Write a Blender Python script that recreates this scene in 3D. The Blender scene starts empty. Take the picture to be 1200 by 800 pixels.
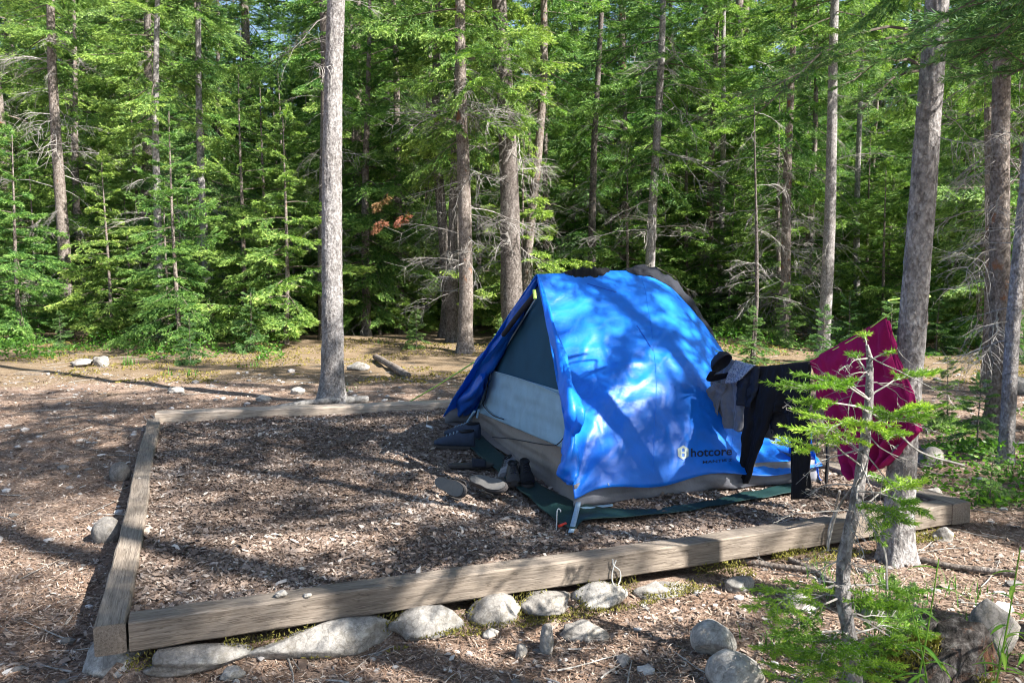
import bpy, math, random
import numpy as np
from mathutils import Vector, Matrix, noise
from mathutils.bvhtree import BVHTree

random.seed(7)
rng = np.random.default_rng(11)
PI = math.pi
R = math.radians
scene = bpy.context.scene
COL = scene.collection

# ------------------------------------------------------------------ camera
CAM_Z = 1.43
F = 960.0
PITCH = math.atan(85.0 / F)
cp, sp = math.cos(PITCH), math.sin(PITCH)
cam_d = bpy.data.cameras.new("camera")
cam_d.sensor_width = 36.0
cam_d.lens = 36.0 * F / 1200.0
cam_d.clip_start = 0.05
cam_d.clip_end = 600
cam = bpy.data.objects.new("camera", cam_d)
COL.objects.link(cam)
cam.location = (0, 0, CAM_Z)
cam.rotation_euler = (PI / 2 - PITCH, 0, 0)
scene.camera = cam


def ray(px, py):
    u = (px - 600.0) / F
    v = (400.0 - py) / F
    return Vector((u, cp + v * sp, -sp + v * cp))


def atd(px, py, d):
    """world point seen at photo pixel at horizontal distance y = d"""
    r = ray(px, py)
    t = d / r.y
    return Vector((r.x * t, d, CAM_Z + r.z * t))


def atz(px, py, z):
    r = ray(px, py)
    t = (z - CAM_Z) / r.z
    return Vector((r.x * t, r.y * t, z))


def sstep(a, b, x):
    t = np.clip((x - a) / (b - a), 0, 1)
    return t * t * (3 - 2 * t)


def hashn(x, y, s=0.0):
    """cheap smooth noise, vectorised (sum of sines)"""
    r = (np.sin(x * 1.7 + 1.3 * np.sin(y * 1.1 + s)) + np.sin(y * 2.3 + 1.1 * np.sin(x * 1.9 + s * 2))
         + 0.6 * np.sin(x * 4.1 - y * 3.3 + s) + 0.4 * np.sin(x * 7.7 + y * 6.1 + s * 3))
    return r / 3.0


def vnoise(x, y, seed=0):
    x = np.asarray(x, float); y = np.asarray(y, float)
    xi = np.floor(x).astype(np.int64); yi = np.floor(y).astype(np.int64)
    fx = x - xi; fy = y - yi
    fx = fx * fx * (3 - 2 * fx); fy = fy * fy * (3 - 2 * fy)

    def h(a, b):
        n = (a * 374761393 + b * 668265263 + seed * 974711) & 0x7fffffff
        n = ((n ^ (n >> 13)) * 1274126177) & 0x7fffffff
        return ((n ^ (n >> 16)) & 0xffff) / 65535.0
    return (h(xi, yi) * (1 - fx) + h(xi + 1, yi) * fx) * (1 - fy) + (h(xi, yi + 1) * (1 - fx) + h(xi + 1, yi + 1) * fx) * fy


# timber frame corner points (top faces at z = 0.03)
TOPZ = 0.03
FL = atz(112, 735, TOPZ)     # front left outer
BL = atz(172, 491, TOPZ)
FR = atz(1140, 589, TOPZ)
dirL = (BL - FL).normalized()
dirF = (FR - FL).normalized()


def ground_z(x, y):
    x = np.asarray(x, float); y = np.asarray(y, float)
    front = 1 - sstep(2.8, 7.5, y)
    z = -0.05 - front * (0.175 - 0.085 * sstep(0.3, 3.0, x))
    z = z - 0.08 * (1 - sstep(1.2, 3.0, y))
    z = z + 0.02 * (vnoise(x * 0.9, y * 0.9, 3) - .5) + 0.03 * (vnoise(x * 3, y * 3, 4) - .5) * sstep(2, 3, y)
    z = z + (vnoise(x * 0.25, y * 0.25, 5) - .5) * 0.25 * sstep(10, 16, y)
    return z


_gz0 = ground_z
def ground_z(x, y):
    z = _gz0(x, y)
    x = np.asarray(x, float); y = np.asarray(y, float)
    o_ = (x - FL.x) * dirF.y - (y - FL.y) * dirF.x       # distance outside the front timber
    a_ = (x - FL.x) * dirF.x + (y - FL.y) * dirF.y
    berm = -.155 - .9 * np.clip(o_ - .0, 0, 1) + .02 * (vnoise(x * 9, y * 9, 14) - .5)
    m_ = (a_ > .05) & (a_ < 4.6) & (o_ > -.6)
    return np.where(m_, np.maximum(z, berm), z)


def gz(x, y):
    return float(ground_z(x, y))


def atg(px, py, off=0.0):
    z = -0.1
    for _ in range(12):
        p = atz(px, py, z)
        z = gz(p.x, p.y) + off
    return atz(px, py, z)


# ------------------------------------------------------------------ mesh builder
class MB:
    def __init__(s):
        s.v = []; s.n = 0; s.loops = []; s.cnt = []; s.att = []; s.mi = []

    def add(s, verts, faces, att=None, mi=0):
        verts = np.asarray(verts, dtype=np.float32).reshape(-1, 3)
        if isinstance(faces, np.ndarray):
            s.loops.append((faces + s.n).ravel().astype(np.int32))
            k = faces.shape[0]
            s.cnt.append(np.full(k, faces.shape[1], np.int32))
        else:
            k = len(faces)
            s.loops.append(np.array([i + s.n for f in faces for i in f], np.int32))
            s.cnt.append(np.array([len(f) for f in faces], np.int32))
        s.mi.append(np.full(k, mi, np.int32))
        s.v.append(verts)
        if att is None:
            att = 0.5
        s.att.append(np.broadcast_to(np.asarray(att, np.float32), (len(verts),)).copy())
        s.n += len(verts)
        return s

    def merge(s, o, M=None, scale=1.0):
        V = np.concatenate(o.v)
        if M is not None:
            V = V @ M[:3, :3].T + M[:3, 3]
        s.v.append(V.astype(np.float32))
        s.att.append(np.concatenate(o.att))
        s.loops.append(np.concatenate(o.loops) + s.n)
        s.cnt.append(np.concatenate(o.cnt))
        s.mi.append(np.concatenate(o.mi))
        s.n += len(V)

    def pack(s):
        s.v = [np.concatenate(s.v)]; s.att = [np.concatenate(s.att)]
        s.loops = [np.concatenate(s.loops)]; s.cnt = [np.concatenate(s.cnt)]; s.mi = [np.concatenate(s.mi)]
        return s

    def mesh(s, name, smooth=False):
        s.pack()
        me = bpy.data.meshes.new(name)
        V, L, C = s.v[0], s.loops[0], s.cnt[0]
        me.vertices.add(len(V)); me.vertices.foreach_set('co', V.ravel())
        me.loops.add(len(L)); me.loops.foreach_set('vertex_index', L)
        me.polygons.add(len(C))
        st = np.zeros(len(C), np.int32); st[1:] = np.cumsum(C)[:-1]
        me.polygons.foreach_set('loop_start', st)
        me.polygons.foreach_set('loop_total', C)
        me.polygons.foreach_set('material_index', s.mi[0])
        me.polygons.foreach_set('use_smooth', np.full(len(C), smooth, bool))
        a = me.attributes.new('tint', 'FLOAT', 'POINT')
        a.data.foreach_set('value', s.att[0])
        me.update(calc_edges=True)
        return me

    def build(s, name, mat, parent=None, smooth=False, origin=None):
        if origin is not None:
            s.pack(); s.v[0] = s.v[0] - np.array(origin, np.float32)
        me = s.mesh(name, smooth)
        for m in (mat if isinstance(mat, (list, tuple)) else [mat]):
            me.materials.append(m)
        o = bpy.data.objects.new(name, me)
        COL.objects.link(o)
        if origin is not None:
            o.location = origin
        if parent is not None:
            o.parent = parent
        return o


def tag(o, label, cat, group=None, kind=None):
    if label: o['label'] = label
    if cat: o['category'] = cat
    if group: o['group'] = group
    if kind: o['kind'] = kind
    return o


def empty(name, loc, label, cat, group=None, rz=0):
    o = bpy.data.objects.new(name, None)
    o.empty_display_size = 0.2
    COL.objects.link(o)
    o.location = loc; o.rotation_euler = (0, 0, rz)
    return tag(o, label, cat, group)


def copy_tree(o, parent=None):
    c = o.copy(); COL.objects.link(c)
    if parent is not None: c.parent = parent
    for ch in [x for x in o.children]:
        copy_tree(ch, c)
    return c


def tube(mb, pts, rad, sides=8, bump=0.0, att=0.5, cap=True, seed=0):
    P = np.array([tuple(p) for p in pts], float)
    n = len(P)
    rad = np.broadcast_to(np.asarray(rad, float), (n,))
    T = np.gradient(P, axis=0)
    T /= np.linalg.norm(T, axis=1)[:, None] + 1e-9
    ref = np.array([0, 0, 1.0]) if abs(T[0][2]) < 0.8 else np.array([1.0, 0, 0])
    u = np.cross(T[0], ref); u /= np.linalg.norm(u)
    U = []
    for i in range(n):
        u = u - T[i] * np.dot(u, T[i]); u /= np.linalg.norm(u) + 1e-9
        U.append(u)
    U = np.array(U); W = np.cross(T, U)
    a = np.arange(sides) * 2 * PI / sides
    rr = rad[:, None] * np.ones(sides)[None]
    if bump:
        ii = np.arange(n)[:, None]; jj = np.arange(sides)[None]
        r_ = np.random.default_rng(seed)
        nz = r_.random((n, sides)) - .5
        nz = (nz + np.roll(nz, 1, 1) * .5 + np.roll(nz, 1, 0) * .5) / 1.5
        rr = rr * (1 + bump * nz)
    V = P[:, None, :] + rr[:, :, None] * (np.cos(a)[None, :, None] * U[:, None, :] + np.sin(a)[None, :, None] * W[:, None, :])
    i = np.arange(n - 1)[:, None] * sides; j = np.arange(sides)[None]; j2 = (j + 1) % sides
    Fq = np.stack([i + j, i + j2, i + sides + j2, i + sides + j], -1).reshape(-1, 4)
    mb.add(V.reshape(-1, 3), Fq, att)
    if cap and sides > 3:
        mb.add(V[0], [list(range(sides))[::-1]], att)
        mb.add(V[-1], [list(range(sides))], att)


def smooth_path(pts, k=6):
    """Catmull-Rom resample"""
    P = [Vector(p) for p in pts]
    P = [P[0] * 2 - P[1]] + P + [P[-1] * 2 - P[-2]]
    out = []
    for i in range(1, len(P) - 2):
        for s in range(k):
            t = s / k
            a, b, c, d = P[i - 1], P[i], P[i + 1], P[i + 2]
            out.append(0.5 * ((2 * b) + (c - a) * t + (2 * a - 5 * b + 4 * c - d) * t * t + (3 * b - a - 3 * c + d) * t ** 3))
    out.append(P[-2])
    return out


# ------------------------------------------------------------------ materials
def newmat(name):
    m = bpy.data.materials.new(name); m.use_nodes = True
    nt = m.node_tree
    for n in list(nt.nodes): nt.nodes.remove(n)
    out = nt.nodes.new('ShaderNodeOutputMaterial')
    return m, nt, out


def N(nt, t, **kw):
    n = nt.nodes.new(t)
    for k, v in kw.items():
        if k in ('operation', 'blend_type', 'feature', 'noise_dimensions', 'attribute_name', 'distance', 'wave_type', 'data_type', 'bands_direction'):
            setattr(n, k, v)
        else:
            n.inputs[k].default_value = v
    return n


def ramp(nt, fac, stops):
    n = nt.nodes.new('ShaderNodeValToRGB')
    e = n.color_ramp.elements
    while len(e) < len(stops): e.new(0.5)
    for i, (p, c) in enumerate(stops):
        e[i].position = p; e[i].color = (*c, 1) if len(c) == 3 else c
    nt.links.new(fac, n.inputs[0])
    return n.outputs[0]


def mixc(nt, fac, a, b, mode='MIX'):
    n = nt.nodes.new('ShaderNodeMix'); n.data_type = 'RGBA'; n.blend_type = mode
    for idx, v in ((0, fac), (6, a), (7, b)):
        if hasattr(v, 'links'): nt.links.new(v, n.inputs[idx])
        else: n.inputs[idx].default_value = v if idx == 0 else (*v, 1)
    return n.outputs[2]


def coords(nt, kind='Object', scale=(1, 1, 1)):
    tc = nt.nodes.new('ShaderNodeTexCoord')
    mp = nt.nodes.new('ShaderNodeMapping'); mp.inputs['Scale'].default_value = scale
    nt.links.new(tc.outputs[kind], mp.inputs[0])
    return mp.outputs[0]


def noise_n(nt, vec, scale, detail=4, rough=.55, dist=0):
    n = nt.nodes.new('ShaderNodeTexNoise')
    n.inputs['Scale'].default_value = scale; n.inputs['Detail'].default_value = detail
    n.inputs['Roughness'].default_value = rough; n.inputs['Distortion'].default_value = dist
    nt.links.new(vec, n.inputs['Vector'])
    return n.outputs[0]


def bump_n(nt, h, strength=.5, dist=.02):
    b = nt.nodes.new('ShaderNodeBump'); b.inputs['Strength'].default_value = strength; b.inputs['Distance'].default_value = dist
    nt.links.new(h, b.inputs['Height'])
    return b.outputs[0]


def principled(nt, out, color, rough=.8, normal=None, spec=.3, **kw):
    p = nt.nodes.new('ShaderNodeBsdfPrincipled')
    if hasattr(color, 'links'): nt.links.new(color, p.inputs['Base Color'])
    else: p.inputs['Base Color'].default_value = (*color, 1)
    if hasattr(rough, 'links'): nt.links.new(rough, p.inputs['Roughness'])
    else: p.inputs['Roughness'].default_value = rough
    p.inputs['Specular IOR Level'].default_value = spec
    for k, v in kw.items(): p.inputs[k].default_value = v
    if normal is not None: nt.links.new(normal, p.inputs['Normal'])
    nt.links.new(p.outputs[0], out.inputs[0])
    return p


def attr(nt, name='tint'):
    a = nt.nodes.new('ShaderNodeAttribute'); a.attribute_name = name
    return a.outputs['Fac']


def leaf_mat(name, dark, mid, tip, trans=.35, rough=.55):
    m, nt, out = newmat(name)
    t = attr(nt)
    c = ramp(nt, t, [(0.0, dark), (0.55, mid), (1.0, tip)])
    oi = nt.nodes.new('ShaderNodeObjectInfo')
    hs = nt.nodes.new('ShaderNodeHueSaturation')
    mr = N(nt, 'ShaderNodeMapRange', **{'To Min': .475, 'To Max': .52}); nt.links.new(oi.outputs['Random'], mr.inputs[0])
    mv = N(nt, 'ShaderNodeMapRange', **{'To Min': 1.2, 'To Max': .8}); nt.links.new(oi.outputs['Random'], mv.inputs[0])
    nt.links.new(mr.outputs[0], hs.inputs['Hue']); nt.links.new(mv.outputs[0], hs.inputs['Value'])
    nt.links.new(c, hs.inputs['Color'])
    col = hs.outputs[0]
    p = nt.nodes.new('ShaderNodeBsdfPrincipled')
    nt.links.new(col, p.inputs['Base Color']); p.inputs['Roughness'].default_value = rough
    p.inputs['Specular IOR Level'].default_value = .35
    tr = nt.nodes.new('ShaderNodeBsdfTranslucent')
    tc = mixc(nt, 1.0, col, (1.25, 1.5, .5), 'MULTIPLY')
    nt.links.new(tc, tr.inputs[0])
    mx = nt.nodes.new('ShaderNodeMixShader'); mx.inputs[0].default_value = trans
    nt.links.new(p.outputs[0], mx.inputs[1]); nt.links.new(tr.outputs[0], mx.inputs[2])
    nt.links.new(mx.outputs[0], out.inputs[0])
    return m


def bark_mat(name, dark, mid, light, scale=1.0, patch=None):
    m, nt, out = newmat(name)
    v = coords(nt, 'Object', (1, 1, .7))
    vo = nt.nodes.new('ShaderNodeTexVoronoi'); vo.inputs['Scale'].default_value = 62 * scale
    n1 = noise_n(nt, v, 30 * scale, 5, .75)
    wv = nt.nodes.new('ShaderNodeVectorMath'); wv.operation = 'MULTIPLY_ADD'
    # distort voronoi by noise
    cmb = nt.nodes.new('ShaderNodeCombineXYZ')
    for k in range(3): nt.links.new(n1, cmb.inputs[k])
    wv.inputs[1].default_value = (.05, .05, .05)
    nt.links.new(cmb.outputs[0], wv.inputs[0]); nt.links.new(v, wv.inputs[2])
    nt.links.new(wv.outputs[0], vo.inputs['Vector'])
    n2 = noise_n(nt, v, 4 * scale, 3, .6)
    c = ramp(nt, n1, [(.3, dark), (.5, mid), (.72, light)])
    vd = ramp(nt, vo.outputs['Distance'], [(.0, (1.1, 1.1, 1.1)), (.45, (.92, .92, .92)), (.85, (.4, .37, .36))])
    c = mixc(nt, .8, c, vd, 'MULTIPLY')
    big = ramp(nt, n2, [(.35, (.78, .76, .74)), (.62, (1.15, 1.15, 1.15))])
    c = mixc(nt, .8, c, big, 'MULTIPLY')
    if patch:
        n3 = noise_n(nt, v, 5.5, 4, .6)
        pm = ramp(nt, n3, [(.62, (0, 0, 0)), (.68, (1, 1, 1))])
        c = mixc(nt, pm, c, patch)
    h = mixc(nt, .5, vo.outputs['Distance'], n1)
    inv = nt.nodes.new('ShaderNodeInvert'); nt.links.new(h, inv.inputs['Color'])
    nb = bump_n(nt, inv.outputs[0], .9, .018)
    principled(nt, out, c, .9, nb, .15)
    return m


def simple_mat(name, a, b, scale=20, rough=.8, bump=.3, bd=.005, spec=.3, kind='Object', sc=(1, 1, 1), lo=.35, hi=.65, use_tint=0, **kw):
    m, nt, out = newmat(name)
    v = coords(nt, kind, sc)
    n = noise_n(nt, v, scale, 5, .6)
    c = ramp(nt, n, [(lo, a), (hi, b)])
    if use_tint:
        t = attr(nt)
        tr_ = ramp(nt, t, [(0, (1 - use_tint,) * 3), (1, (1 + use_tint,) * 3)])
        c = mixc(nt, 1.0, c, tr_, 'MULTIPLY')
    nb = bump_n(nt, n, bump, bd) if bump else None
    principled(nt, out, c, rough, nb, spec, **kw)
    return m


M = {}
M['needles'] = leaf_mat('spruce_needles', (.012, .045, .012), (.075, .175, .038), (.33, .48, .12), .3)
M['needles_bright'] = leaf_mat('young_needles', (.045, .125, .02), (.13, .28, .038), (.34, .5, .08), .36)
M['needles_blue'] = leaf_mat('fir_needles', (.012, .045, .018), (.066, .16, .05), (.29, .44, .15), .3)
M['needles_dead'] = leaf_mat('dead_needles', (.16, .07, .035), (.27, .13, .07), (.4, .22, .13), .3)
M['herb'] = leaf_mat('herb_leaves', (.03, .085, .012), (.08, .2, .025), (.22, .4, .06), .4, .45)
M['moss'] = leaf_mat('moss_leaves', (.1, .085, .025), (.19, .17, .04), (.3, .26, .07), .25, .9)
M['bark_grey'] = bark_mat('grey_bark', (.115, .106, .104), (.3, .287, .285), (.55, .53, .525))
M['bark_mid'] = bark_mat('brown_grey_bark', (.09, .07, .06), (.22, .19, .17), (.4, .36, .335), .8, (.24, .12, .07))
M['bark_dark'] = bark_mat('dark_bark', (.06, .052, .047), (.16, .14, .13), (.3, .275, .26), .8)
M['twig'] = simple_mat('dead_twig', (.14, .13, .12), (.4, .38, .355), 30, .9, 0)
M['branch'] = simple_mat('branch_wood', (.07, .055, .045), (.17, .14, .115), 30, .9, 0)
M['moist_wood'] = simple_mat('bare_wood', (.2, .09, .05), (.36, .2, .12), 30, .8, .3)


def wood_mat(name='weathered_timber', k=1.0):
    m, nt, out = newmat(name)
    v = coords(nt, 'Object', (.8, 14, 14))
    g = noise_n(nt, v, 7, 7, .7, .3)
    v2 = coords(nt, 'Object', (1.2, 3, 3))
    st = noise_n(nt, v2, 2.3, 5, .65)
    v3 = coords(nt, 'Object', (1.0, 60, 60))
    fine = noise_n(nt, v3, 6, 3, .7)
    c = ramp(nt, g, [(.25, (.12, .1, .085)), (.42, (.2, .172, .148)), (.58, (.27, .235, .2)), (.78, (.37, .33, .29))])
    c = mixc(nt, .55, c, ramp(nt, fine, [(.35, (.55, .52, .5)), (.6, (1.1, 1.1, 1.1))]), 'MULTIPLY')
    c = mixc(nt, .6, c, ramp(nt, st, [(.3, (.6, .55, .5)), (.6, (1.08, 1.06, 1.05))]), 'MULTIPLY')
    wv = nt.nodes.new('ShaderNodeTexNoise'); wv.inputs['Scale'].default_value = 9; wv.inputs['Detail'].default_value = 3
    vv = coords(nt, 'Object', (.35, 6, 6)); nt.links.new(vv, wv.inputs['Vector'])
    crack = ramp(nt, wv.outputs[0], [(.478, (1, 1, 1)), (.5, (.16, .13, .11)), (.522, (1, 1, 1))])
    c = mixc(nt, .5, c, crack, 'MULTIPLY')
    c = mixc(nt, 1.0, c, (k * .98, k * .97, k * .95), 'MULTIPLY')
    nb = bump_n(nt, mixc(nt, .4, g, crack), .5, .006)
    principled(nt, out, c, .85, nb, .2)
    return m


M['wood'] = wood_mat('weathered_timber', 1.05)
M['wood_sunlit'] = wood_mat('sunlit_pale_timber', 2.0)  # brightened copy of the timber; full sun on the rear beam painted into its colour


def rock_mat():
    m, nt, out = newmat('granite_rock')
    v = coords(nt, 'Object')
    n1 = noise_n(nt, v, 9, 8, .7)
    n2 = noise_n(nt, v, 60, 4, .7)
    c = ramp(nt, n1, [(.3, (.13, .125, .12)), (.5, (.3, .29, .28)), (.66, (.52, .5, .47))])
    c = mixc(nt, .6, c, ramp(nt, n2, [(.35, (.6, .6, .6)), (.6, (1.15, 1.15, 1.13))]), 'MULTIPLY')
    # pale mineral veins and lichen spots
    vo = nt.nodes.new('ShaderNodeTexVoronoi'); vo.inputs['Scale'].default_value = 6; vo.feature = 'DISTANCE_TO_EDGE'
    dn = nt.nodes.new('ShaderNodeVectorMath'); dn.operation = 'ADD'
    nn = nt.nodes.new('ShaderNodeTexNoise'); nn.inputs['Scale'].default_value = 5; nt.links.new(v, nn.inputs['Vector'])
    nt.links.new(v, dn.inputs[0]); nt.links.new(nn.outputs[1], dn.inputs[1]); nt.links.new(dn.outputs[0], vo.inputs['Vector'])
    cr = ramp(nt, vo.outputs['Distance'], [(0, (.45, .42, .38)), (.03, (1, 1, 1))])
    c = mixc(nt, .6, c, cr, 'MULTIPLY')
    t = attr(nt)
    c = mixc(nt, 1.0, c, ramp(nt, t, [(0, (.45, .43, .42)), (1, (1.3, 1.28, 1.25))]), 'MULTIPLY')
    n5 = noise_n(nt, v, 14, 5, .7)
    c = mixc(nt, ramp(nt, n5, [(.52, (0, 0, 0)), (.62, (.5, .5, .5))]), c, (.14, .12, .09))
    nb = bump_n(nt, mixc(nt, .3, n1, n2), .7, .02)
    principled(nt, out, c, .85, nb, .25)
    return m


M['rock'] = rock_mat()
M['rock_moss'] = simple_mat('rock_moss', (.08, .075, .018), (.22, .2, .05), 35, .95, .8, .01)


def ground_mat():
    m, nt, out = newmat('forest_ground')
    v = coords(nt, 'Object')
    n0 = noise_n(nt, v, .9, 4, .6)
    n1 = noise_n(nt, v, 5, 6, .65)
    n2 = noise_n(nt, v, 55, 5, .75)
    n3 = noise_n(nt, v, 160, 3, .75)
    c = ramp(nt, n2, [(.3, (.07, .048, .038)), (.45, (.2, .148, .118)), (.57, (.32, .245, .2)), (.72, (.5, .42, .37))])
    c2 = ramp(nt, n1, [(.35, (.72, .62, .55)), (.5, (1, .95, .9)), (.68, (1.2, 1.2, 1.2))])
    c = mixc(nt, .8, c, c2, 'MULTIPLY')
    c = mixc(nt, .5, c, ramp(nt, n3, [(.3, (.5, .48, .46)), (.6, (1.2, 1.2, 1.2))]), 'MULTIPLY')
    # moss / green-ochre ground under the trees (a patchy band with distance)
    sx = nt.nodes.new('ShaderNodeSeparateXYZ'); nt.links.new(v, sx.inputs[0])
    mr = N(nt, 'ShaderNodeMapRange', **{'From Min': 8.3, 'From Max': 13.5}); nt.links.new(sx.outputs[1], mr.inputs[0])
    ad = nt.nodes.new('ShaderNodeMath'); ad.operation = 'ADD'
    nt.links.new(mr.outputs[0], ad.inputs[0]); nt.links.new(n0, ad.inputs[1])
    mk = ramp(nt, ad.outputs[0], [(.85, (0, 0, 0)), (1.2, (.45, .45, .45))])
    c = mixc(nt, mk, c, ramp(nt, n2, [(.3, (.05, .04, .02)), (.5, (.15, .115, .05)), (.7, (.25, .2, .09))]))
    nb = bump_n(nt, mixc(nt, .5, n2, n3), .9, .02)
    principled(nt, out, c, .95, nb, .1)
    return m


M['ground'] = ground_mat()


def tint_mat(name, stops, rough=.85, spec=.2):
    m, nt, out = newmat(name)
    t = attr(nt)
    v = coords(nt, 'Object')
    n = noise_n(nt, v, 90, 2, .6)
    c = ramp(nt, t, stops)
    c = mixc(nt, .5, c, ramp(nt, n, [(.3, (.65, .65, .65)), (.65, (1.2, 1.2, 1.2))]), 'MULTIPLY')
    principled(nt, out, c, rough, None, spec)
    return m


M['chips'] = tint_mat('wood_chips', [(0, (.06, .04, .032)), (.3, (.145, .105, .083)), (.6, (.255, .195, .16)), (.85, (.39, .32, .275)), (1, (.58, .52, .46))])
M['litter'] = tint_mat('needle_litter', [(0, (.09, .055, .04)), (.35, (.21, .13, .09)), (.7, (.36, .25, .18)), (1, (.55, .46, .38))])
M['pebbles'] = tint_mat('pebble_stone', [(0, (.12, .115, .11)), (.5, (.3, .28, .27)), (1, (.6, .57, .55))])


# ------------------------------------------------------------------ world and sun
SUN_H = Vector((.87, -.49, 0)).normalized()
EL = R(43)
w = bpy.data.worlds.new("World"); scene.world = w; w.use_nodes = True
nt = w.node_tree
bg = nt.nodes['Background']
sky = nt.nodes.new('ShaderNodeTexSky'); sky.sky_type = 'NISHITA'; sky.sun_disc = False
sky.sun_elevation = EL; sky.sun_rotation = math.atan2(SUN_H.x, SUN_H.y)
nt.links.new(sky.outputs[0], bg.inputs[0]); bg.inputs[1].default_value = 0.065
sd = bpy.data.lights.new('sun', 'SUN'); sd.energy = 5.0; sd.angle = R(.5); sd.color = (1, .95, .87)
so = bpy.data.objects.new('sun', sd); COL.objects.link(so)
dirv = Vector((-SUN_H.x * math.cos(EL), -SUN_H.y * math.cos(EL), -math.sin(EL)))
so.rotation_euler = dirv.to_track_quat('-Z', 'Y').to_euler()
so.location = (10, -6, 12)
scene.view_settings.view_transform = 'Standard'
scene.view_settings.look = 'None'
scene.view_settings.exposure = 1.82
scene.cycles.use_adaptive_sampling = True
scene.cycles.adaptive_threshold = .02
scene.cycles.use_denoising = True
scene.cycles.filter_width = 1.1
scene.cycles.sample_clamp_indirect = 4
scene.cycles.max_bounces = 4
scene.cycles.diffuse_bounces = 2
scene.cycles.glossy_bounces = 2
scene.cycles.transmission_bounces = 3
scene.view_settings.gamma = 1

# ------------------------------------------------------------------ ground
def grid_sheet(name, xs, ys, zf, mat):
    X, Y = np.meshgrid(xs, ys)
    Z = zf(X, Y)
    V = np.stack([X, Y, Z], -1).reshape(-1, 3)
    nx = len(xs); ny = len(ys)
    i = np.arange(ny - 1)[:, None] * nx; j = np.arange(nx - 1)[None]
    Fq = np.stack([i + j, i + j + 1, i + nx + j + 1, i + nx + j], -1).reshape(-1, 4)
    mb = MB(); mb.add(V, Fq)
    return mb.build(name, mat, smooth=True)


def warp(a, n, p=1.0):
    return a


xs = np.concatenate([[-300, -120, -60, -35], np.linspace(-22, -6.2, 60), np.linspace(-6, 6, 200), np.linspace(6.2, 22, 60), [35, 60, 120, 300]])
ys = np.concatenate([[-200, -60, -20, -8], np.linspace(-4, 1.2, 20), np.linspace(1.3, 9, 170), np.linspace(9.1, 30, 110), [40, 60, 100, 200, 450]])
g_o = grid_sheet('ground', xs, ys, ground_z, M['ground'])
g_o['kind'] = 'structure'

# pad surface within the timber frame: parametrised quad
BR_ = BL + dirF * ((FR - FL).length)
def quadpt(u, v):
    a = FL * (1 - u) + FR * u; b = BL * (1 - u) + BR_ * u
    return a * (1 - v) + b * v


def pad_z(x, y):
    return (vnoise(np.asarray(x) * 2, np.asarray(y) * 2, 9) - .5) * .03 + (vnoise(np.asarray(x) * 7, np.asarray(y) * 7, 8) - .5) * .02 - .005


nu = 150; nv = 150
uu = np.linspace(.01, .99, nu); vv_ = np.linspace(.01, .99, nv)
U_, V_ = np.meshgrid(uu, vv_)
def qp(U, V):
    X = FL.x * (1 - U) * (1 - V) + FR.x * U * (1 - V) + BL.x * (1 - U) * V + BR_.x * U * V
    Y = FL.y * (1 - U) * (1 - V) + FR.y * U * (1 - V) + BL.y * (1 - U) * V + BR_.y * U * V
    return X, Y
X, Y = qp(U_, V_)
Vp = np.stack([X, Y, pad_z(X, Y)], -1).reshape(-1, 3)
i = np.arange(nv - 1)[:, None] * nu; j = np.arange(nu - 1)[None]
mb = MB(); mb.add(Vp, np.stack([i + j, i + j + 1, i + nu + j + 1, i + nu + j], -1).reshape(-1, 4))
pad = mb.build('tent_pad', M['ground'], smooth=True); pad['kind'] = 'structure'

# ------------------------------------------------------------------ litter (stuff)
def scatter_plates(X, Y, Z, L, W, T, tilt, tint, curl=0.0, r=rng):
    """flat irregular chips: 4-corner plates with a bent middle (6 verts, 2 quads)"""
    n = len(X)
    a = r.random(n) * 2 * PI
    ca, sa = np.cos(a), np.sin(a)
    t1 = (r.random(n) - .5) * 2 * tilt; t2 = (r.random(n) - .5) * 2 * tilt
    xa = np.array([-.5, 0, .5, .5, 0, -.5]); ya = np.array([-.5, -.5, -.5, .5, .5, .5])
    jx = 1 + (r.random((n, 6)) - .5) * .5; jy = 1 + (r.random((n, 6)) - .5) * .8
    lx = xa[None] * L[:, None] * jx; ly = ya[None] * W[:, None] * jy
    lz = lx * t1[:, None] + ly * t2[:, None] + (np.abs(xa)[None] < .1) * (L * curl * (r.random(n) - .3))[:, None]
    VX = X[:, None] + lx * ca[:, None] - ly * sa[:, None]
    VY = Y[:, None] + lx * sa[:, None] + ly * ca[:, None]
    VZ = Z[:, None] + lz + T
    V = np.stack([VX, VY, VZ], -1).reshape(-1, 3)
    b = (np.arange(n) * 6)[:, None]
    Fq = np.concatenate([b + np.array([[0, 1, 4, 5]]), b + np.array([[1, 2, 3, 4]])], 1).reshape(-1, 4)
    return V, Fq, np.repeat(tint, 6)


def pt_in_pad(X, Y):
    ex = np.array([dirF.x, dirF.y]); ey = np.array([dirL.x, dirL.y])
    A = np.array([[ex[0], ey[0]], [ex[1], ey[1]]]); Ai = np.linalg.inv(A)
    dx = X - FL.x; dy = Y - FL.y
    s = Ai[0, 0] * dx + Ai[0, 1] * dy; t = Ai[1, 0] * dx + Ai[1, 1] * dy
    return (s > 0) & (s < (FR - FL).length) & (t > 0) & (t < (BL - FL).length)


n = 125000
V0 = rng.random(n) ** 1.25
X, Y = qp(.012 + .976 * rng.random(n), .012 + .976 * V0)
L = rng.gamma(2.4, .0062, n) + .007; W = L * (.16 + .3 * rng.random(n))
V, Fq, T_ = scatter_plates(X, Y, pad_z(X, Y), L, W, .004, .55, np.clip(rng.normal(.5, .24, n) + .3 * (vnoise(X * 3, Y * 3, 2) - .5), 0, 1), .25)
mb = MB(); mb.add(V, Fq, T_)
tag(mb.build('wood_chips', M['chips']), 'brown and grey wood chips spread over the tent pad', 'wood chips', kind='stuff')

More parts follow.
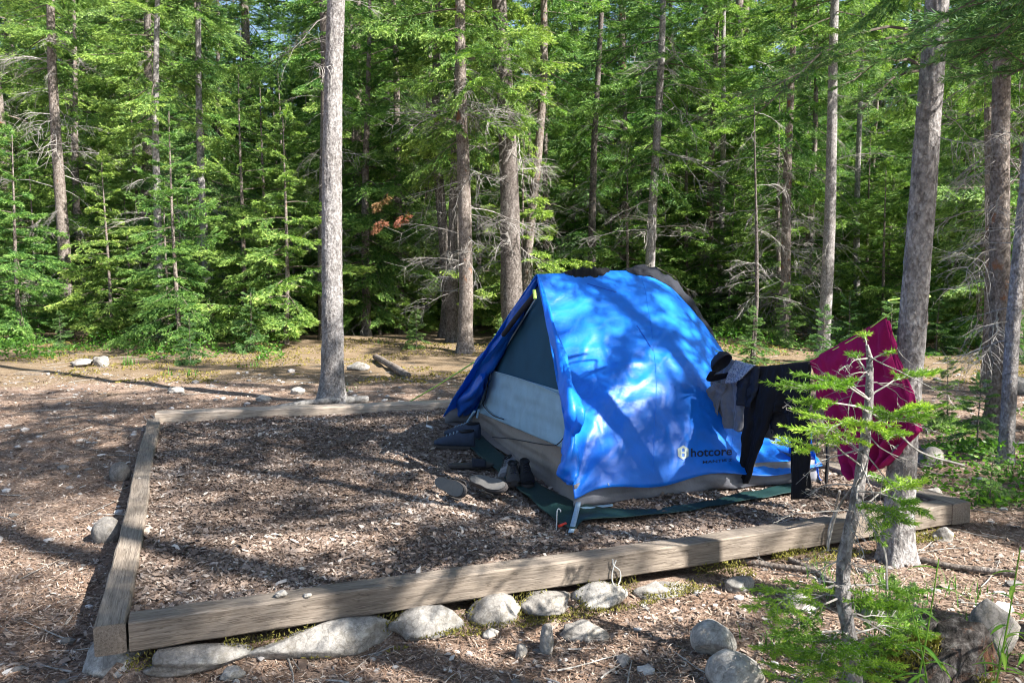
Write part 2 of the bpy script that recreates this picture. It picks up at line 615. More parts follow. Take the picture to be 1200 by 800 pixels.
# outside litter: chips + needles near, denser toward the camera
def outside(n, ymin, ymax, power=1.0, xr=None):
    Y = ymin + (ymax - ymin) * rng.random(n) ** power
    X = (rng.random(n) * 2 - 1) * (Y * .68 + .3)
    k = ~pt_in_pad(X, Y)
    return X[k], Y[k]


X, Y = outside(110000, 1.9, 11.5, 1.3); n = len(X)
left = X < -1.2
L = rng.gamma(2.0, .007, n) + .007; W = L * (.15 + .35 * rng.random(n))
V, Fq, T_ = scatter_plates(X, Y, ground_z(X, Y), L, W, .004, .45, np.clip(rng.normal(.52, .25, n), 0, 1), .25)
mb = MB(); mb.add(V, Fq, T_)
tag(mb.build('bark_litter', M['chips']), 'bark flakes and small chips littering the forest path around the pad', 'litter', kind='stuff')
X, Y = outside(80000, 1.9, 9, 1.2); n = len(X)
L = .02 + .035 * rng.random(n); W = .0022 + .002 * rng.random(n)
V, Fq, T_ = scatter_plates(X, Y, ground_z(X, Y), L, W, .008, .35, rng.random(n), .3)
mb = MB(); mb.add(V, Fq, T_)
tag(mb.build('needle_litter', M['litter']), 'fallen brown needles lying over the ground around the pad', 'litter', kind='stuff')

# pebbles
def ico(sub=1):
    import bmesh
    bm = bmesh.new(); bmesh.ops.create_icosphere(bm, subdivisions=sub, radius=1)
    v = np.array([p.co[:] for p in bm.verts]); f = np.array([[q.index for q in p.verts] for p in bm.faces]); bm.free()
    return v, f


iv, if_ = ico(1)
X, Y = outside(1700, 2.0, 12, 1.1); n = len(X)
mb = MB()
s = rng.gamma(1.6, .0065, n) + .005
Vs = []
for k in range(n):
    sc = s[k] * np.array([1 + .6 * rng.random(), .8 + .4 * rng.random(), .45 + .3 * rng.random()])
    a = rng.random() * 6.3
    v = iv * (1 + (rng.random((len(iv), 1)) - .5) * .35) * sc
    v = np.stack([v[:, 0] * math.cos(a) - v[:, 1] * math.sin(a), v[:, 0] * math.sin(a) + v[:, 1] * math.cos(a), v[:, 2]], -1)
    v += [X[k], Y[k], gz(X[k], Y[k]) + sc[2] * .3]
    mb.add(v, if_, rng.random())
tag(mb.build('pebbles', M['pebbles']), 'small grey pebbles scattered over the forest ground', 'pebbles', kind='stuff')

# fallen little sticks
mb = MB()
X, Y = outside(520, 2.1, 14, 1.1)
for x, y in zip(X, Y):
    L = random.uniform(.08, .4) * (1 if y < 6 else 1.5); a = random.random() * 6.3
    c_, s_ = math.cos(a), math.sin(a)
    pts = []
    bend = random.uniform(-.15, .15)
    for k in range(5):
        t = k / 4 - .5
        px_, py_ = x + c_ * L * t - s_ * bend * L * (t * t), y + s_ * L * t + c_ * bend * L * t * t
        pts.append((px_, py_, gz(px_, py_) + .008 + random.random() * .008))
    tube(mb, pts, np.linspace(1, .4, 5) * random.uniform(.002, .006), 4, att=random.random(), cap=False)
tag(mb.build('fallen_twigs', M['twig']), 'thin dry grey twigs fallen all over the ground', 'twigs', kind='stuff')

# ------------------------------------------------------------------ timber frame
def timber(name, a, b, w, h, topz, label, side, parent=None, mat='wood'):
    """beam whose outer top edge runs a->b; width w toward 'side' (unit vector)"""
    L = (b - a).length
    nx = max(8, int(L / .12))
    prof = [(0, 0), (0, 0)]
    bev = .008
    # cross-section (y toward side, z)
    sec = [(bev, 0), (w - bev, 0), (w, -bev), (w, -h + bev), (w - bev, -h), (bev, -h), (0, -h + bev), (0, -bev)]
    r_ = np.random.default_rng(int(L * 1000) + len(name))
    V = []
    for i in range(nx + 1):
        x = L * i / nx
        dy = .006 * math.sin(x * 2.1 + L) + .004 * (r_.random() - .5); dz = .005 * math.sin(x * 1.7 + 1) + .003 * (r_.random() - .5)
        for (yy, zz) in sec:
            V.append((x, yy + dy + .003 * (r_.random() - .5), zz + dz + .003 * (r_.random() - .5)))
    m = len(sec)
    Fq = []
    for i in range(nx):
        for j in range(m):
            Fq.append([i * m + j, i * m + (j + 1) % m, (i + 1) * m + (j + 1) % m, (i + 1) * m + j])
    Fq.append(list(range(m))[::-1]); Fq.append([nx * m + j for j in range(m)])
    mb = MB(); mb.add(V, Fq)
    ex = (b - a).normalized(); ez = Vector((0, 0, 1)); ey = ez.cross(ex)
    if ey.dot(side) < 0:
        mb.pack(); mb.v[0][:, 1] *= -1
    o = mb.build(name, M[mat])
    o.location = (a.x, a.y, topz)
    o.rotation_euler = Matrix((ex, ey, ez)).transposed().to_euler()
    import bmesh
    bm = bmesh.new(); bm.from_mesh(o.data); bmesh.ops.recalc_face_normals(bm, faces=bm.faces); bm.to_mesh(o.data); bm.free()
    tag(o, label, 'timber', 'timbers framing the tent pad')
    return o


WB = .115; HB = .125
FRb = FR.copy()
front_a = FL + dirF * (WB + .002)
timber('timber_beam', front_a, FR - dirF * .16, WB, HB, TOPZ, 'long front timber of the pad edging, resting on a row of stones', dirL)
timber('timber_beam', FL, BL, WB, HB, TOPZ, 'left timber of the pad edging with two round rocks beside it', dirF)
back_a = BL + dirF * (WB * .6) + dirL * .0
bk = atz(520, 476, TOPZ)
bdir = (bk - back_a); bdir.z = 0; bdir.normalize()
timber('timber_beam', back_a + dirL * .02, back_a + dirL * .02 + bdir * 4.4, .19, HB, TOPZ + .04, 'sunlit pale rear timber of the pad edging below the mature pine', dirL, mat='wood_sunlit')
timber('timber_beam', FR - dirF * .155 - dirL * .0, FR - dirF * .155 + dirL * 4.5, WB + .03, HB, TOPZ + .004, 'right timber of the pad edging behind the clothesline trunk', dirF)

# ------------------------------------------------------------------ rocks
iv3, if3 = ico(4)
def rock(loc, size, label, rz=0., tint=.5, seed=0, name='rock', cut=2, group=None, mat=None, sink=.25, rough=.16):
    r_ = random.Random(seed * 13 + 5)
    off = Vector((r_.random() * 50, r_.random() * 50, r_.random() * 50))
    V = []
    planes = []
    for _ in range(cut + 3):
        d = Vector((r_.uniform(-1, 1), r_.uniform(-1, 1), r_.uniform(-.7, 1))).normalized()
        planes.append((d, r_.uniform(.55, .82)))
    for p in iv3:
        v = Vector(p)
        for d, k in planes:
            q = v.dot(d)
            if q > k: v = v - d * (q - k) * .85
        nz = noise.noise(v * 1.6 + off) * rough * 1.4 + noise.noise(v * 4.5 + off) * rough * .4 + noise.noise(v * 12 + off) * rough * .12
        v = v * (1 + nz)
        V.append((v.x * size[0] / 2, v.y * size[1] / 2, v.z * size[2] / 2))
    mb = MB(); mb.add(V, if3, tint)
    o = mb.build(name, mat or M['rock'], smooth=True)
    o.location = (loc[0], loc[1], loc[2] + size[2] * (.5 - sink))
    o.rotation_euler = (r_.uniform(-.1, .1), r_.uniform(-.1, .1), rz)
    tag(o, label, 'rock', group)
    return o


def rock_px(px, py, wpx, hpx, label, rz=0, tint=.5, seed=0, depth_ratio=.8, **kw):
    """px,py = centre bottom on ground"""
    p = atg(px, py)
    d = p.y
    w_ = wpx / F * d; h_ = hpx / F * d * 1.05
    return rock((p.x, p.y + w_ * depth_ratio * .35, p.z), (w_, w_ * depth_ratio, h_ / .75), label, rz, tint, seed, **kw)


angF = math.atan2(dirF.y, dirF.x)
row = [  # rocks under the front timber: x0,x1,ytop,ybot,label,tint
    (165, 292, 758, 783, 'flat grey stone wedged under the front timber, nearest the left corner', .55),
    (296, 460, 728, 768, 'long pale stone under the front timber, left of the oval one', .7),
    (466, 540, 710, 742, 'oval speckled stone under the front timber', .8),
    (552, 606, 700, 734, 'blocky grey stone with a flat corner under the front timber', .55),
    (612, 668, 694, 714, 'dark mossy stone under the front timber, left of the hanging cord', .3),
    (668, 728, 684, 708, 'white stone under the front timber right below the hanging cord', .95),
    (745, 810, 682, 698, 'low dull stone in moss right of the hanging cord', .45)]
for k, (x0, x1, y0, y1, lb, ti) in enumerate(row):
    nrm_ = Vector((dirF.y, -dirF.x, 0)); cam_ = Vector((0, 0, CAM_Z))
    def fp(px_, py_):
        r_ = ray(px_, py_); return cam_ + r_ * ((FL + nrm_ * .01 - cam_).dot(nrm_) / r_.dot(nrm_))
    a_, b_, tp, bt = fp(x0, (y0 + y1) / 2), fp(x1, (y0 + y1) / 2), fp((x0 + x1) / 2, y0), fp((x0 + x1) / 2, y1)
    hh_ = (tp.z - bt.z) * .95
    c_ = (a_ + b_) / 2 + nrm_ * .01
    rock((c_.x, c_.y, (tp.z + bt.z) / 2 - .004), ((b_ - a_).length * 1.16, .19, hh_ * 1.25), lb, angF + random.uniform(-.03, .03), ti * .9, k + 2, sink=.5, rough=.13, cut=3)
# slab under the left corner
p0 = atg(120, 790)
rock((p0.x, p0.y + .1, p0.z), (.31, .42, .16), 'big pale angular slab under the left front corner of the timber frame', .5, .85, 31, cut=4, sink=.35, rough=.08)
rock_px(120, 636, 34, 27, 'rounded blue grey rock beside the left timber, the nearer of two', .3, .3, 41, 1.0, rough=.06, cut=-3)
rock_px(137, 564, 24, 21, 'rounded brownish rock beside the left timber, the farther of two', .2, .2, 42, 1.0, rough=.06, cut=-3)
rock_px(841, 772, 58, 34, 'round white cracked stone between the beam and the bottom edge', .1, .95, 51, .9, sink=.15, rough=.05)
rock_px(868, 812, 72, 44, 'large white stone at the bottom edge, right of the round cracked one', -.3, .95, 52, .9, rough=.06)
rock_px(686, 752, 60, 18, 'low dull brown stone half buried in front of the beam', .1, .4, 53, .6)
rock_px(641, 766, 18, 34, 'narrow upright grey stone lying in front of the beam', .1, .55, 54, 1.4)
rock_px(612, 772, 16, 18, 'small grey stone left of the narrow upright one', .1, .5, 55)
rock_px(575, 748, 20, 10, 'small pale blue flat stone in front of the beam', .5, .9, 56)
rock_px(870, 693, 44, 14, 'grey flat stone below the beam left of the sapling', .5, .5, 57)
rock_px(935, 718, 40, 26, 'rounded dull stone just left of the sapling trunk', .5, .45, 58)
rock_px(770, 700, 60, 16, 'long low stone below the middle of the beam', .1, .6, 59, .4)
rock_px(1108, 635, 26, 16, 'small grey stone on the path right of the clothesline trunk', .1, .6, 60)
rock_px(1098, 548, 40, 22, 'dark grey rock behind the clothesline trunk', .1, .25, 61)
rock_px(1096, 588, 24, 16, 'tan rock at the far side of the right pad corner', .1, .5, 62)
rock_px(418, 434, 26, 10, 'flat grey rock right of the mature pine', .1, .55, 63)
rock_px(206, 461, 22, 7, 'pale flat rock on the path left of the mature pine', .1, .9, 64)
rock_px(92, 430, 28, 9, 'flat grey rock at the foot of the leaning left trunk', .1, .6, 65)
rock_px(118, 430, 20, 14, 'angular grey rock at the forest edge beside the flat one', .1, .5, 66)
rock_px(348, 462, 16, 8, 'small whitish rock on the path just left of the mature pine', .1, .9, 67)
rock_px(308, 470, 20, 7, 'small flat whitish rock farther left on the path', .1, .9, 68)
rock_px(270, 798, 30, 14, 'small pale stone at the bottom edge left', .1, .7, 69)
rock_px(1190, 462, 60, 22, 'low grey boulder at the right edge behind the twin trunks', .1, .4, 70)
a = atz(330, 700, TOPZ); rock((a.x, a.y, TOPZ), (.055, .045, .04), 'small white pebble sitting on the front timber', .2, 1.0, 80, sink=.05)
a = atz(360, 699, TOPZ); rock((a.x, a.y, TOPZ), (.04, .03, .018), 'tiny flat white pebble on the front timber beside the larger one', .2, 1.0, 81, sink=.05)
# medium stones
for k in range(34):
    y = random.uniform(2.2, 3.6); x = random.uniform(-1.6, 2.0)
    if pt_in_pad(np.array([x]), np.array([y + .12]))[0]: continue
    s_ = random.choice([.02, .025, .03, .035, .05])*random.uniform(.8, 1.2)
    rock((x, y, gz(x, y)), (s_ * random.uniform(1.1,2), s_, s_ * random.uniform(.35,.7)), 'small loose stone among the litter in front of the pad', random.random() * 3, random.uniform(.3, .95), 100 + k,
         name='stone', group='small loose stones in front of the pad')

# ------------------------------------------------------------------ tent
def fabric(name, col, rough=.5, trans=.0, tcol=None, bumps=6, bs=.25, sheen=0., spec=.4, weave=False, col2=None):
    m, nt, out = newmat(name)
    v = coords(nt, 'Object')
    n = noise_n(nt, v, bumps, 5, .6, .6)
    n2 = noise_n(nt, v, bumps * 7, 3, .6)
    c = mixc(nt, 1.0, col, ramp(nt, n, [(.3, (.85, .85, .85)), (.7, (1.1, 1.1, 1.1))]), 'MULTIPLY')
    if col2: c = mixc(nt, ramp(nt, n2, [(.45, (0, 0, 0)), (.6, (1, 1, 1))]), c, col2)
    nb = bump_n(nt, mixc(nt, .3, n, n2), bs, .02)
    p = nt.nodes.new('ShaderNodeBsdfPrincipled')
    nt.links.new(c, p.inputs['Base Color']); p.inputs['Roughness'].default_value = rough
    p.inputs['Specular IOR Level'].default_value = spec
    p.inputs['Sheen Weight'].default_value = sheen
    nt.links.new(nb, p.inputs['Normal'])
    if trans:
        tr = nt.nodes.new('ShaderNodeBsdfTranslucent')
        tr.inputs[0].default_value = (*(tcol or col), 1)
        mx = nt.nodes.new('ShaderNodeMixShader'); mx.inputs[0].default_value = trans
        nt.links.new(p.outputs[0], mx.inputs[1]); nt.links.new(tr.outputs[0], mx.inputs[2])
        nt.links.new(mx.outputs[0], out.inputs[0])
    else:
        nt.links.new(p.outputs[0], out.inputs[0])
    return m


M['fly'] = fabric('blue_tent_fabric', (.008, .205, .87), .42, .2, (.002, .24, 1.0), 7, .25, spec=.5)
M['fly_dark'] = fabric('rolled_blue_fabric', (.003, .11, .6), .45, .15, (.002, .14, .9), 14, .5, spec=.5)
M['hem'] = fabric('grey_floor_fabric', (.16, .165, .19), .5, 0, None, 10, .3, spec=.5)
M['tub'] = fabric('taupe_floor_fabric', (.22, .19, .175), .6, 0, None, 10, .3)
M['mesh_top'] = fabric('dark_mesh_fabric', (.012, .085, .17), .8, .25, (.02, .14, .3), 4, .1)
M['pale_panel'] = fabric('pale_inner_fabric', (.34, .55, .72), .6, .25, (.3, .5, .8), 7, .3)
M['black'] = fabric('black_cloth', (.005, .005, .008), .9, 0, None, 20, .3, 0)
M['charcoal'] = fabric('charcoal_cloth', (.014, .017, .028), .8, 0, None, 18, .5, 0)
M['grey_cloth'] = fabric('grey_cloth', (.17, .17, .185), .9, 0, None, 16, .4, .3)
M['grey_print'] = fabric('printed_blue_cloth', (.35, .4, .5), .9, 0, None, 16, .4, .3, col2=(.08, .12, .22))
M['maroon'] = fabric('maroon_towel', (.33, .005, .11), .95, .2, (.45, .01, .14), 30, .3, 0)
M['green_sheet'] = fabric('dark_green_groundsheet', (.004, .028, .028), .6, 0, None, 10, .4)
M['strap'] = fabric('blue_grey_webbing', (.3, .42, .55), .7, 0, None, 30, .2)
M['cord_green'] = fabric('lime_cord', (.5, .75, .15), .6, 0, None, 60, .1)
M['cord_white'] = fabric('white_cord', (.6, .6, .58), .7, 0, None, 60, .1)
M['metal'] = fabric('pale_metal', (.6, .62, .65), .35, 0, None, 60, .05, spec=.8)
M['red'] = fabric('red_plastic', (.55, .04, .02), .4, 0, None, 60, .05)
M['logo_pale'] = fabric('pale_print', (.5, .6, .55), .6, 0, None, 60, .05)
M['logo_dark'] = fabric('navy_print', (.004, .012, .06), .6, 0, None, 60, .05)
M['sole'] = fabric('grey_rubber', (.13, .125, .12), .75, 0, None, 40, .3)
M['rubber_dark'] = fabric('dark_rubber', (.05, .045, .045), .7, 0, None, 40, .3)
M['navy'] = fabric('navy_suede', (.03, .045, .08), .85, 0, None, 40, .3)

tR = atz(673, 598, .0)
tL = atz(519, 497, .0)
tRR = atz(962, 566, .0)
eU = (tRR - tR); LU = eU.length; eU.normalize()
tRL = tL + eU * (LU + .02)
PK = atd(629, 321, 5.92)
print('tent', tR, tL, tRR, PK, (tL - tR).length, LU)
RG = [  # ridge silhouette: pixel -> depth guess
    (629, 321, 5.92), (680, 319, 6.12), (735, 317, 6.35), (775, 326, 6.5), (800, 348, 6.58), (825, 378, 6.62), (846, 410, 6.65), (880, 455, 6.66), (915, 510, 6.66), (935, 555, 6.66)]
RGP = [atd(*q) for q in RG]
RGP[-1].z = .1
RGs = smooth_path(RGP, 8)
acc = [0]
for a, b in zip(RGs[:-1], RGs[1:]): acc.append(acc[-1] + (b - a).length)
acc = np.array(acc) / acc[-1]
RGa = np.array([tuple(p) for p in RGs])
def ridge(u): return np.array([np.interp(u, acc, RGa[:, k]) for k in range(3)])


HEM = .10
def fly_pt(u, v, wr=1.0):
    """u along the length (0 door, 1 rear), v 0 = right base, .5 ridge, 1 = left base"""
    rg = ridge(u)
    # base u moves faster than the ridge param: ridge arc covers the falling rear
    ub = min(1, u * 1.0)
    base = (tR + eU * LU * ub) if v < .5 else (tL + eU * LU * ub)
    base = np.array(tuple(base))
    # bowed-in hem
    nrm = np.array([eU.y, -eU.x, 0]) * (1 if v < .5 else -1)
    base = base + nrm * (-.05 * math.sin(PI * ub) + .02 * math.sin(ub * 9))
    s = v * 2 if v < .5 else (1 - v) * 2
    q = 1 - .2 * math.sin(min(1, u * 1.25) * PI)
    p = base * (1 - s) + rg * s
    hb = HEM + .02 * math.sin(u * 14) - .03 * math.exp(-(u / .05) ** 2)
    hz = hb + (max(rg[2], hb) - hb) * s ** q
    out = .13 * math.sin(PI * s) * math.sin(PI * min(1, max(0, u * .9 + .1)))
    p = p + nrm * out
    p[2] = hz
    # wrinkles
    amp = wr * min(1, s * 8 + .1) * min(1, (1 - s) * 7 + .12)
    V_ = Vector((u * 3.0, v * 7, 1.7))
    d = .022 * noise.noise(Vector((u * 4 + s * 2.5, s * 3.2 - u * 2, 3.1)))
    # tension folds from the front corner and the mid-rear guy point
    th = math.atan2(s * 1.4, u * 1.9 + .02); rad = math.hypot(s * 1.4, u * 1.9)
    d += .006 * math.sin(th * 13 + 2 * noise.noise(Vector((rad * 2, th * 2, 0)))) * math.exp(-((rad - .35) / .5) ** 2)
    th2 = math.atan2(s - .48, u - .74); r2 = math.hypot((s - .48), (u - .74) * 1.5)
    d += .02 * math.sin(th2 * 9 + 3 * noise.noise(Vector((r2 * 3, th2, 5)))) * math.exp(-(r2 / .28) ** 2) * min(1, r2 * 12)
    rf = abs(noise.noise(Vector((u * 9 + s * 5, s * 6 - u * 7, 8.2))))
    d += .016 * (1 - min(1, rf * 5)) * noise.noise(Vector((u * 2, s * 2, 4.)))
    d += .006 * noise.noise(Vector((u * 22 + s * 9, s * 15, 6)))
    cz = noise.noise(Vector((u * 5 + s * 9, s * 2.5 - u * 3, 12.)))
    d += .008 * (1 - min(1, abs(cz) * 9)) * max(0, noise.noise(Vector((u * 3, s * 3, 14.))) + .2)
    cz = noise.noise(Vector((u * 11 - s * 4, s * 8 + u * 3, 22.)))
    d += .003 * (1 - min(1, abs(cz) * 7))
    p = p + nrm * d * amp * .8; p[2] += d * amp * .6
    if v < .5 and u < .04:
        pass
    return p


tent = empty('tent', ((tR.x + tRR.x) / 2, (tR.y + tL.y) / 2, 0), 'bright blue two person tent with dark mesh door, pitched on wood chips', 'tent')
TO = np.array(tent.location)
def tb(mb, name, mat, smooth=True, parent=None):
    mb.pack(); mb.v[0] = mb.v[0] - TO.astype(np.float32)
    o = mb.build(name, mat, smooth=smooth)
    o.parent = parent or tent
    return o


def solid(o, t, off=-1):
    md = o.modifiers.new('thick', 'SOLIDIFY'); md.thickness = t; md.offset = off
    return o


def grid_faces(nr, nc):
    i = np.arange(nr - 1)[:, None] * nc; j = np.arange(nc - 1)[None]
    return np.stack([i + j, i + j + 1, i + nc + j + 1, i + nc + j], -1).reshape(-1, 4)


NU, NV = 240, 240
FV = np.array([fly_pt(u, v) for u in np.linspace(0, 1, NU) for v in np.linspace(0, 1, NV)])
mb = MB(); mb.add(FV, grid_faces(NU, NV))
fly = solid(tb(mb, 'rain_fly', M['fly']), .004)
fly['label'] = 'bright blue rain fly with printed word mark'
bvh = BVHTree.FromPolygons([Vector(v) for v in FV], [list(map(int, f)) for f in grid_faces(NU, NV)])
camp = Vector((0, 0, CAM_Z))
def hit(px, py, off=.006):
    loc, nn, idx, dist = bvh.ray_cast(camp, ray(px, py).normalized())
    if loc is None: return None, None
    if nn.dot(camp - loc) < 0: nn = -nn
    return loc + nn * off, nn


# grey floor / hem band round the base
def base_loop(inset, n=40):
    c = [tR, tRR, tRL, tL]
    cen = (tR + tRR + tRL + tL) / 4
    pts = []
    for a, b in zip(c, c[1:] + c[:1]):
        for k in range(n):
            t = k / n
            p = a.lerp(b, t)
            nrm = Vector((-(b - a).y, (b - a).x, 0)).normalized()
            p = p + nrm * (.05 * math.sin(PI * t) + inset * min(1, t * 8, (1 - t) * 8) + inset * .6)
            pts.append(p)
    return pts
L1 = base_loop(.02)
mb = MB(); V = []
rows = 6
for r_ in range(rows):
    s = r_ / (rows - 1)
    for k, p in enumerate(L1):
        c = (tR + tRL) / 2
        q = p.lerp(c, .02 * s)
        bulge = .012 * math.sin(k * .9 + r_) + .02 * noise.noise(Vector((k * .15, r_ * .5, 2)))
        dd = (p - c).normalized()
        V.append((q.x - dd.x * bulge, q.y - dd.y * bulge, .008 + (HEM + .045) * s))
nl = len(L1)
Fq = [[r_ * nl + k, r_ * nl + (k + 1) % nl, (r_ + 1) * nl + (k + 1) % nl, (r_ + 1) * nl + k] for r_ in range(rows - 1) for k in range(nl) if not (k >= 3 * 40)]
mb.add(V, Fq)
o = solid(tb(mb, 'hem_band', M['hem']), .003); o['label'] = 'dark grey band along the bottom of the tent wall'

# door wall: slightly inset inside the fly opening
aL = atz(556, 497, 0.0); aR = atz(672, 592, 0.0); aP = atd(631, 338, 5.96)
dn = (aR - aL).cross(aP - aL).normalized()
if dn.dot(camp - aL) < 0: dn = -dn
def onplane(px, py, off=0.0):
    r = ray(px, py); t = (aL + dn * off - camp).dot(dn) / r.dot(dn)
    return camp + r * t
def panel(name, pts, mat, off, nsub=14, amp=.01, freq=20, label=None, thick=.003):
    """quad-like panel: pts = four pixel corners (bl, br, tr, tl)"""
    A = [onplane(x, y, off) for x, y in pts]
    V = []
    n = nsub * 3
    for i in range(n + 1):
        for j in range(n + 1):
            s, t = j / n, i / n
            p = (A[0] * (1 - s) + A[1] * s) * (1 - t) + (A[3] * (1 - s) + A[2] * s) * t
            e = math.sin(PI * t) ** .5 * 1.0
            d = amp * (math.sin(s * freq + 2.5 * noise.noise(Vector((s * 3, t * 2, off * 9)))) * .5 + noise.noise(Vector((s * 4, t * 5, 2 + off)))) * e
            p = p + dn * d
            V.append(tuple(p))
    mb = MB(); mb.add(V, grid_faces(n + 1, n + 1))
    o = solid(tb(mb, name, mat), thick)
    if label: o['label'] = label
    return o


door = panel('mesh_door', [(566, 438), (668, 468), (637, 336), (625, 336)], M['mesh_top'], .0, 12, .006, 6, 'dark blue mesh upper part of the door')
pal = panel('door_panel', [(549, 478), (676, 532), (668, 461), (578, 434)], M['pale_panel'], .008, 14, .012, 34, 'pale crinkled lower panel of the door')
tubp = panel('floor_wall', [(548, 500), (675, 600), (676, 532), (546, 474)], M['tub'], .004, 14, .016, 12, 'grey brown waterproof wall below the door')
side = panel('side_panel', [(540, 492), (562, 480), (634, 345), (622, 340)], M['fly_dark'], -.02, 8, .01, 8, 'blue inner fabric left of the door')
def plane_tube(name, px, off, r, mat, parent=None, label=None):
    pts = smooth_path([onplane(x, y, off) for x, y in px], 5)
    mb = MB(); tube(mb, pts, r, 6)
    o = tb(mb, name, mat, parent=parent)
    if label: o['label'] = label
    return o
plane_tube('door_zip', [(574, 436), (569, 465), (566, 474), (577, 486), (590, 491)], .03, .004, M['charcoal'], None)
plane_tube('door_zip', [(578, 435), (600, 441), (630, 451), (655, 462)], .02, .005, M['pale_panel'], None)
plane_tube('door_zip', [(577, 512), (600, 514), (640, 521), (655, 519), (668, 500)], .03, .0035, M['charcoal'], None)
plane_tube('door_seam', [(628, 350), (600, 395), (577, 434), (563, 474)], .02, .006, M['strap'], None)
plane_tube('door_seam', [(634, 350), (652, 400), (664, 450), (672, 492)], .02, .005, M['mesh_top'], None)

# rolled fly edges either side of the opening
def roll(name, pts, rad, mat, seed, lbl=None, sides=16, fold=.3):
    P = smooth_path(pts, 10)
    n = len(P)
    V = []
    rr = np.interp(np.linspace(0, 1, n), np.linspace(0, 1, len(rad)), rad)
    T = np.gradient(np.array([tuple(p) for p in P]), axis=0)
    for i in range(n):
        t = Vector(T[i]).normalized(); a = t.cross(dn).normalized(); b = dn
        for j in range(sides):
            th = j * 2 * PI / sides
            f = 1 + fold * math.sin(th * 3 + i * .35 + seed) + fold * 1.2 * noise.noise(Vector((math.cos(th) * 1.4, math.sin(th) * 1.4 + seed, i * .22)))
            V.append(tuple(P[i] + (a * math.cos(th) + b * math.sin(th) * .6) * rr[i] * f))
    mb = MB()
    ii = np.arange(n - 1)[:, None] * sides; jj = np.arange(sides)[None]; j2 = (jj + 1) % sides
    mb.add(V, np.stack([ii + jj, ii + j2, ii + sides + j2, ii + sides + jj], -1).reshape(-1, 4))
    mb.add(V[:sides], [list(range(sides))[::-1]]); mb.add(V[-sides:], [list(range(sides))])
    o = tb(mb, name, mat)
    if lbl: o['label'] = lbl
    return o


def opn(px, py, off): return onplane(px, py, off)
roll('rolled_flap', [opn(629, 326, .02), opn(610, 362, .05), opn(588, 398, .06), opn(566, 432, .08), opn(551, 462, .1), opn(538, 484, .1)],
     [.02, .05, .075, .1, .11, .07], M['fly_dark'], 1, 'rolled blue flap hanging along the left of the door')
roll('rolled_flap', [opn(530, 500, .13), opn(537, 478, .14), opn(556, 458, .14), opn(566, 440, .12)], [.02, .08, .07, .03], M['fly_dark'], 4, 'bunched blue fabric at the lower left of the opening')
roll('rolled_flap', [opn(631, 326, .03), opn(643, 372, .05), opn(656, 415, .05), opn(664, 450, .05), opn(672, 485, .06), opn(670, 506, .05)],
     [.015, .035, .045, .06, .085, .045], M['fly'], 7, 'rolled blue flap hanging along the right of the door')
roll('rolled_flap', [opn(668, 500, .05), opn(668, 530, .07), opn(665, 556, .08), opn(668, 566, .06)], [.04, .07, .085, .05], M['fly'], 9, 'crumpled blue end of the right flap near the ground')
# left vestibule sheet going from the flap to the left peg
V = []
A = [opn(628, 324, -.02), opn(590, 395, .1), opn(553, 440, .14), opn(517, 496, .16)]
B = [opn(634, 332, -.05), opn(612, 372, .0), opn(585, 425, .0), opn(556, 486, .04)]
A = smooth_path(A, 12); B = smooth_path(B, 12); nA = len(A); nB_ = 18
for i in range(nA):
    for j in range(nB_):
        s = j / (nB_ - 1)
        p = A[i].lerp(B[i], s) + dn * (.02 * math.sin(s * 9 + i * .12) + .03 * noise.noise(Vector((i * .12, s * 3, 1))))
        V.append(tuple(p))
mb = MB(); mb.add(V, grid_faces(nA, nB_)); solid(tb(mb, 'vestibule_flap', M['fly']), .003)
# dark mesh vent patch showing in the left flap and green toggle
plane_tube('vent', [(627, 345), (608, 368), (590, 392)], .11, .02, M['charcoal'])
mb = MB(); tube(mb, [opn(626, 340, .12), opn(627, 350, .12)], .012, 8); tb(mb, 'toggle', M['cord_green'])
# white torn tabs at lower left
plane_tube('tab', [(541, 505), (548, 494), (556, 482)], .12, .012, M['pale_panel'])
plane_tube('tab', [(559, 489), (561, 480)], .1, .01, M['pale_panel'])

# word mark printed on the fly
def text_on(body, x0, x1, ybase0, ybase1, capw, mat, name, bold=.0):
    cu = bpy.data.curves.new('t', 'FONT'); cu.body = body; cu.offset = bold
    to = bpy.data.objects.new('t', cu); COL.objects.link(to)
    bpy.context.view_layer.update()
    dg = bpy.context.evaluated_depsgraph_get()
    me = bpy.data.meshes.new_from_object(to.evaluated_get(dg))
    import bmesh
    bm = bmesh.new(); bm.from_mesh(me)
    bmesh.ops.triangulate(bm, faces=bm.faces)
    bmesh.ops.subdivide_edges(bm, edges=[e for e in bm.edges if e.calc_length() > .25], cuts=2, use_grid_fill=False)
    bmesh.ops.triangulate(bm, faces=bm.faces)
    xs_ = [v.co.x for v in bm.verts]; mx, mn = max(xs_), min(xs_)
    V = []
    for v in bm.verts:
        s = (v.co.x - mn) / (mx - mn)
        px = x0 + (x1 - x0) * s; py = ybase0 + (ybase1 - ybase0) * s - v.co.y * capw
        h, nn = hit(px, py, .007)
        if h is None: h = Vector((0, 5, -1))
        V.append(tuple(h))
    Fs = [[q.index for q in f.verts] for f in bm.faces]
    bm.free()
    mb = MB(); mb.add(V, Fs)
    bpy.data.objects.remove(to); bpy.data.curves.remove(cu)
    return tb(mb, name, mat, smooth=False, parent=fly)


text_on('hotcore', 809, 857, 535.3, 533.2, 14.0, M['logo_dark'], 'word_mark', .016)
text_on('MANTIS 2', 823, 857, 543.2, 540.5, 4.6, M['logo_dark'], 'model_mark', .01)
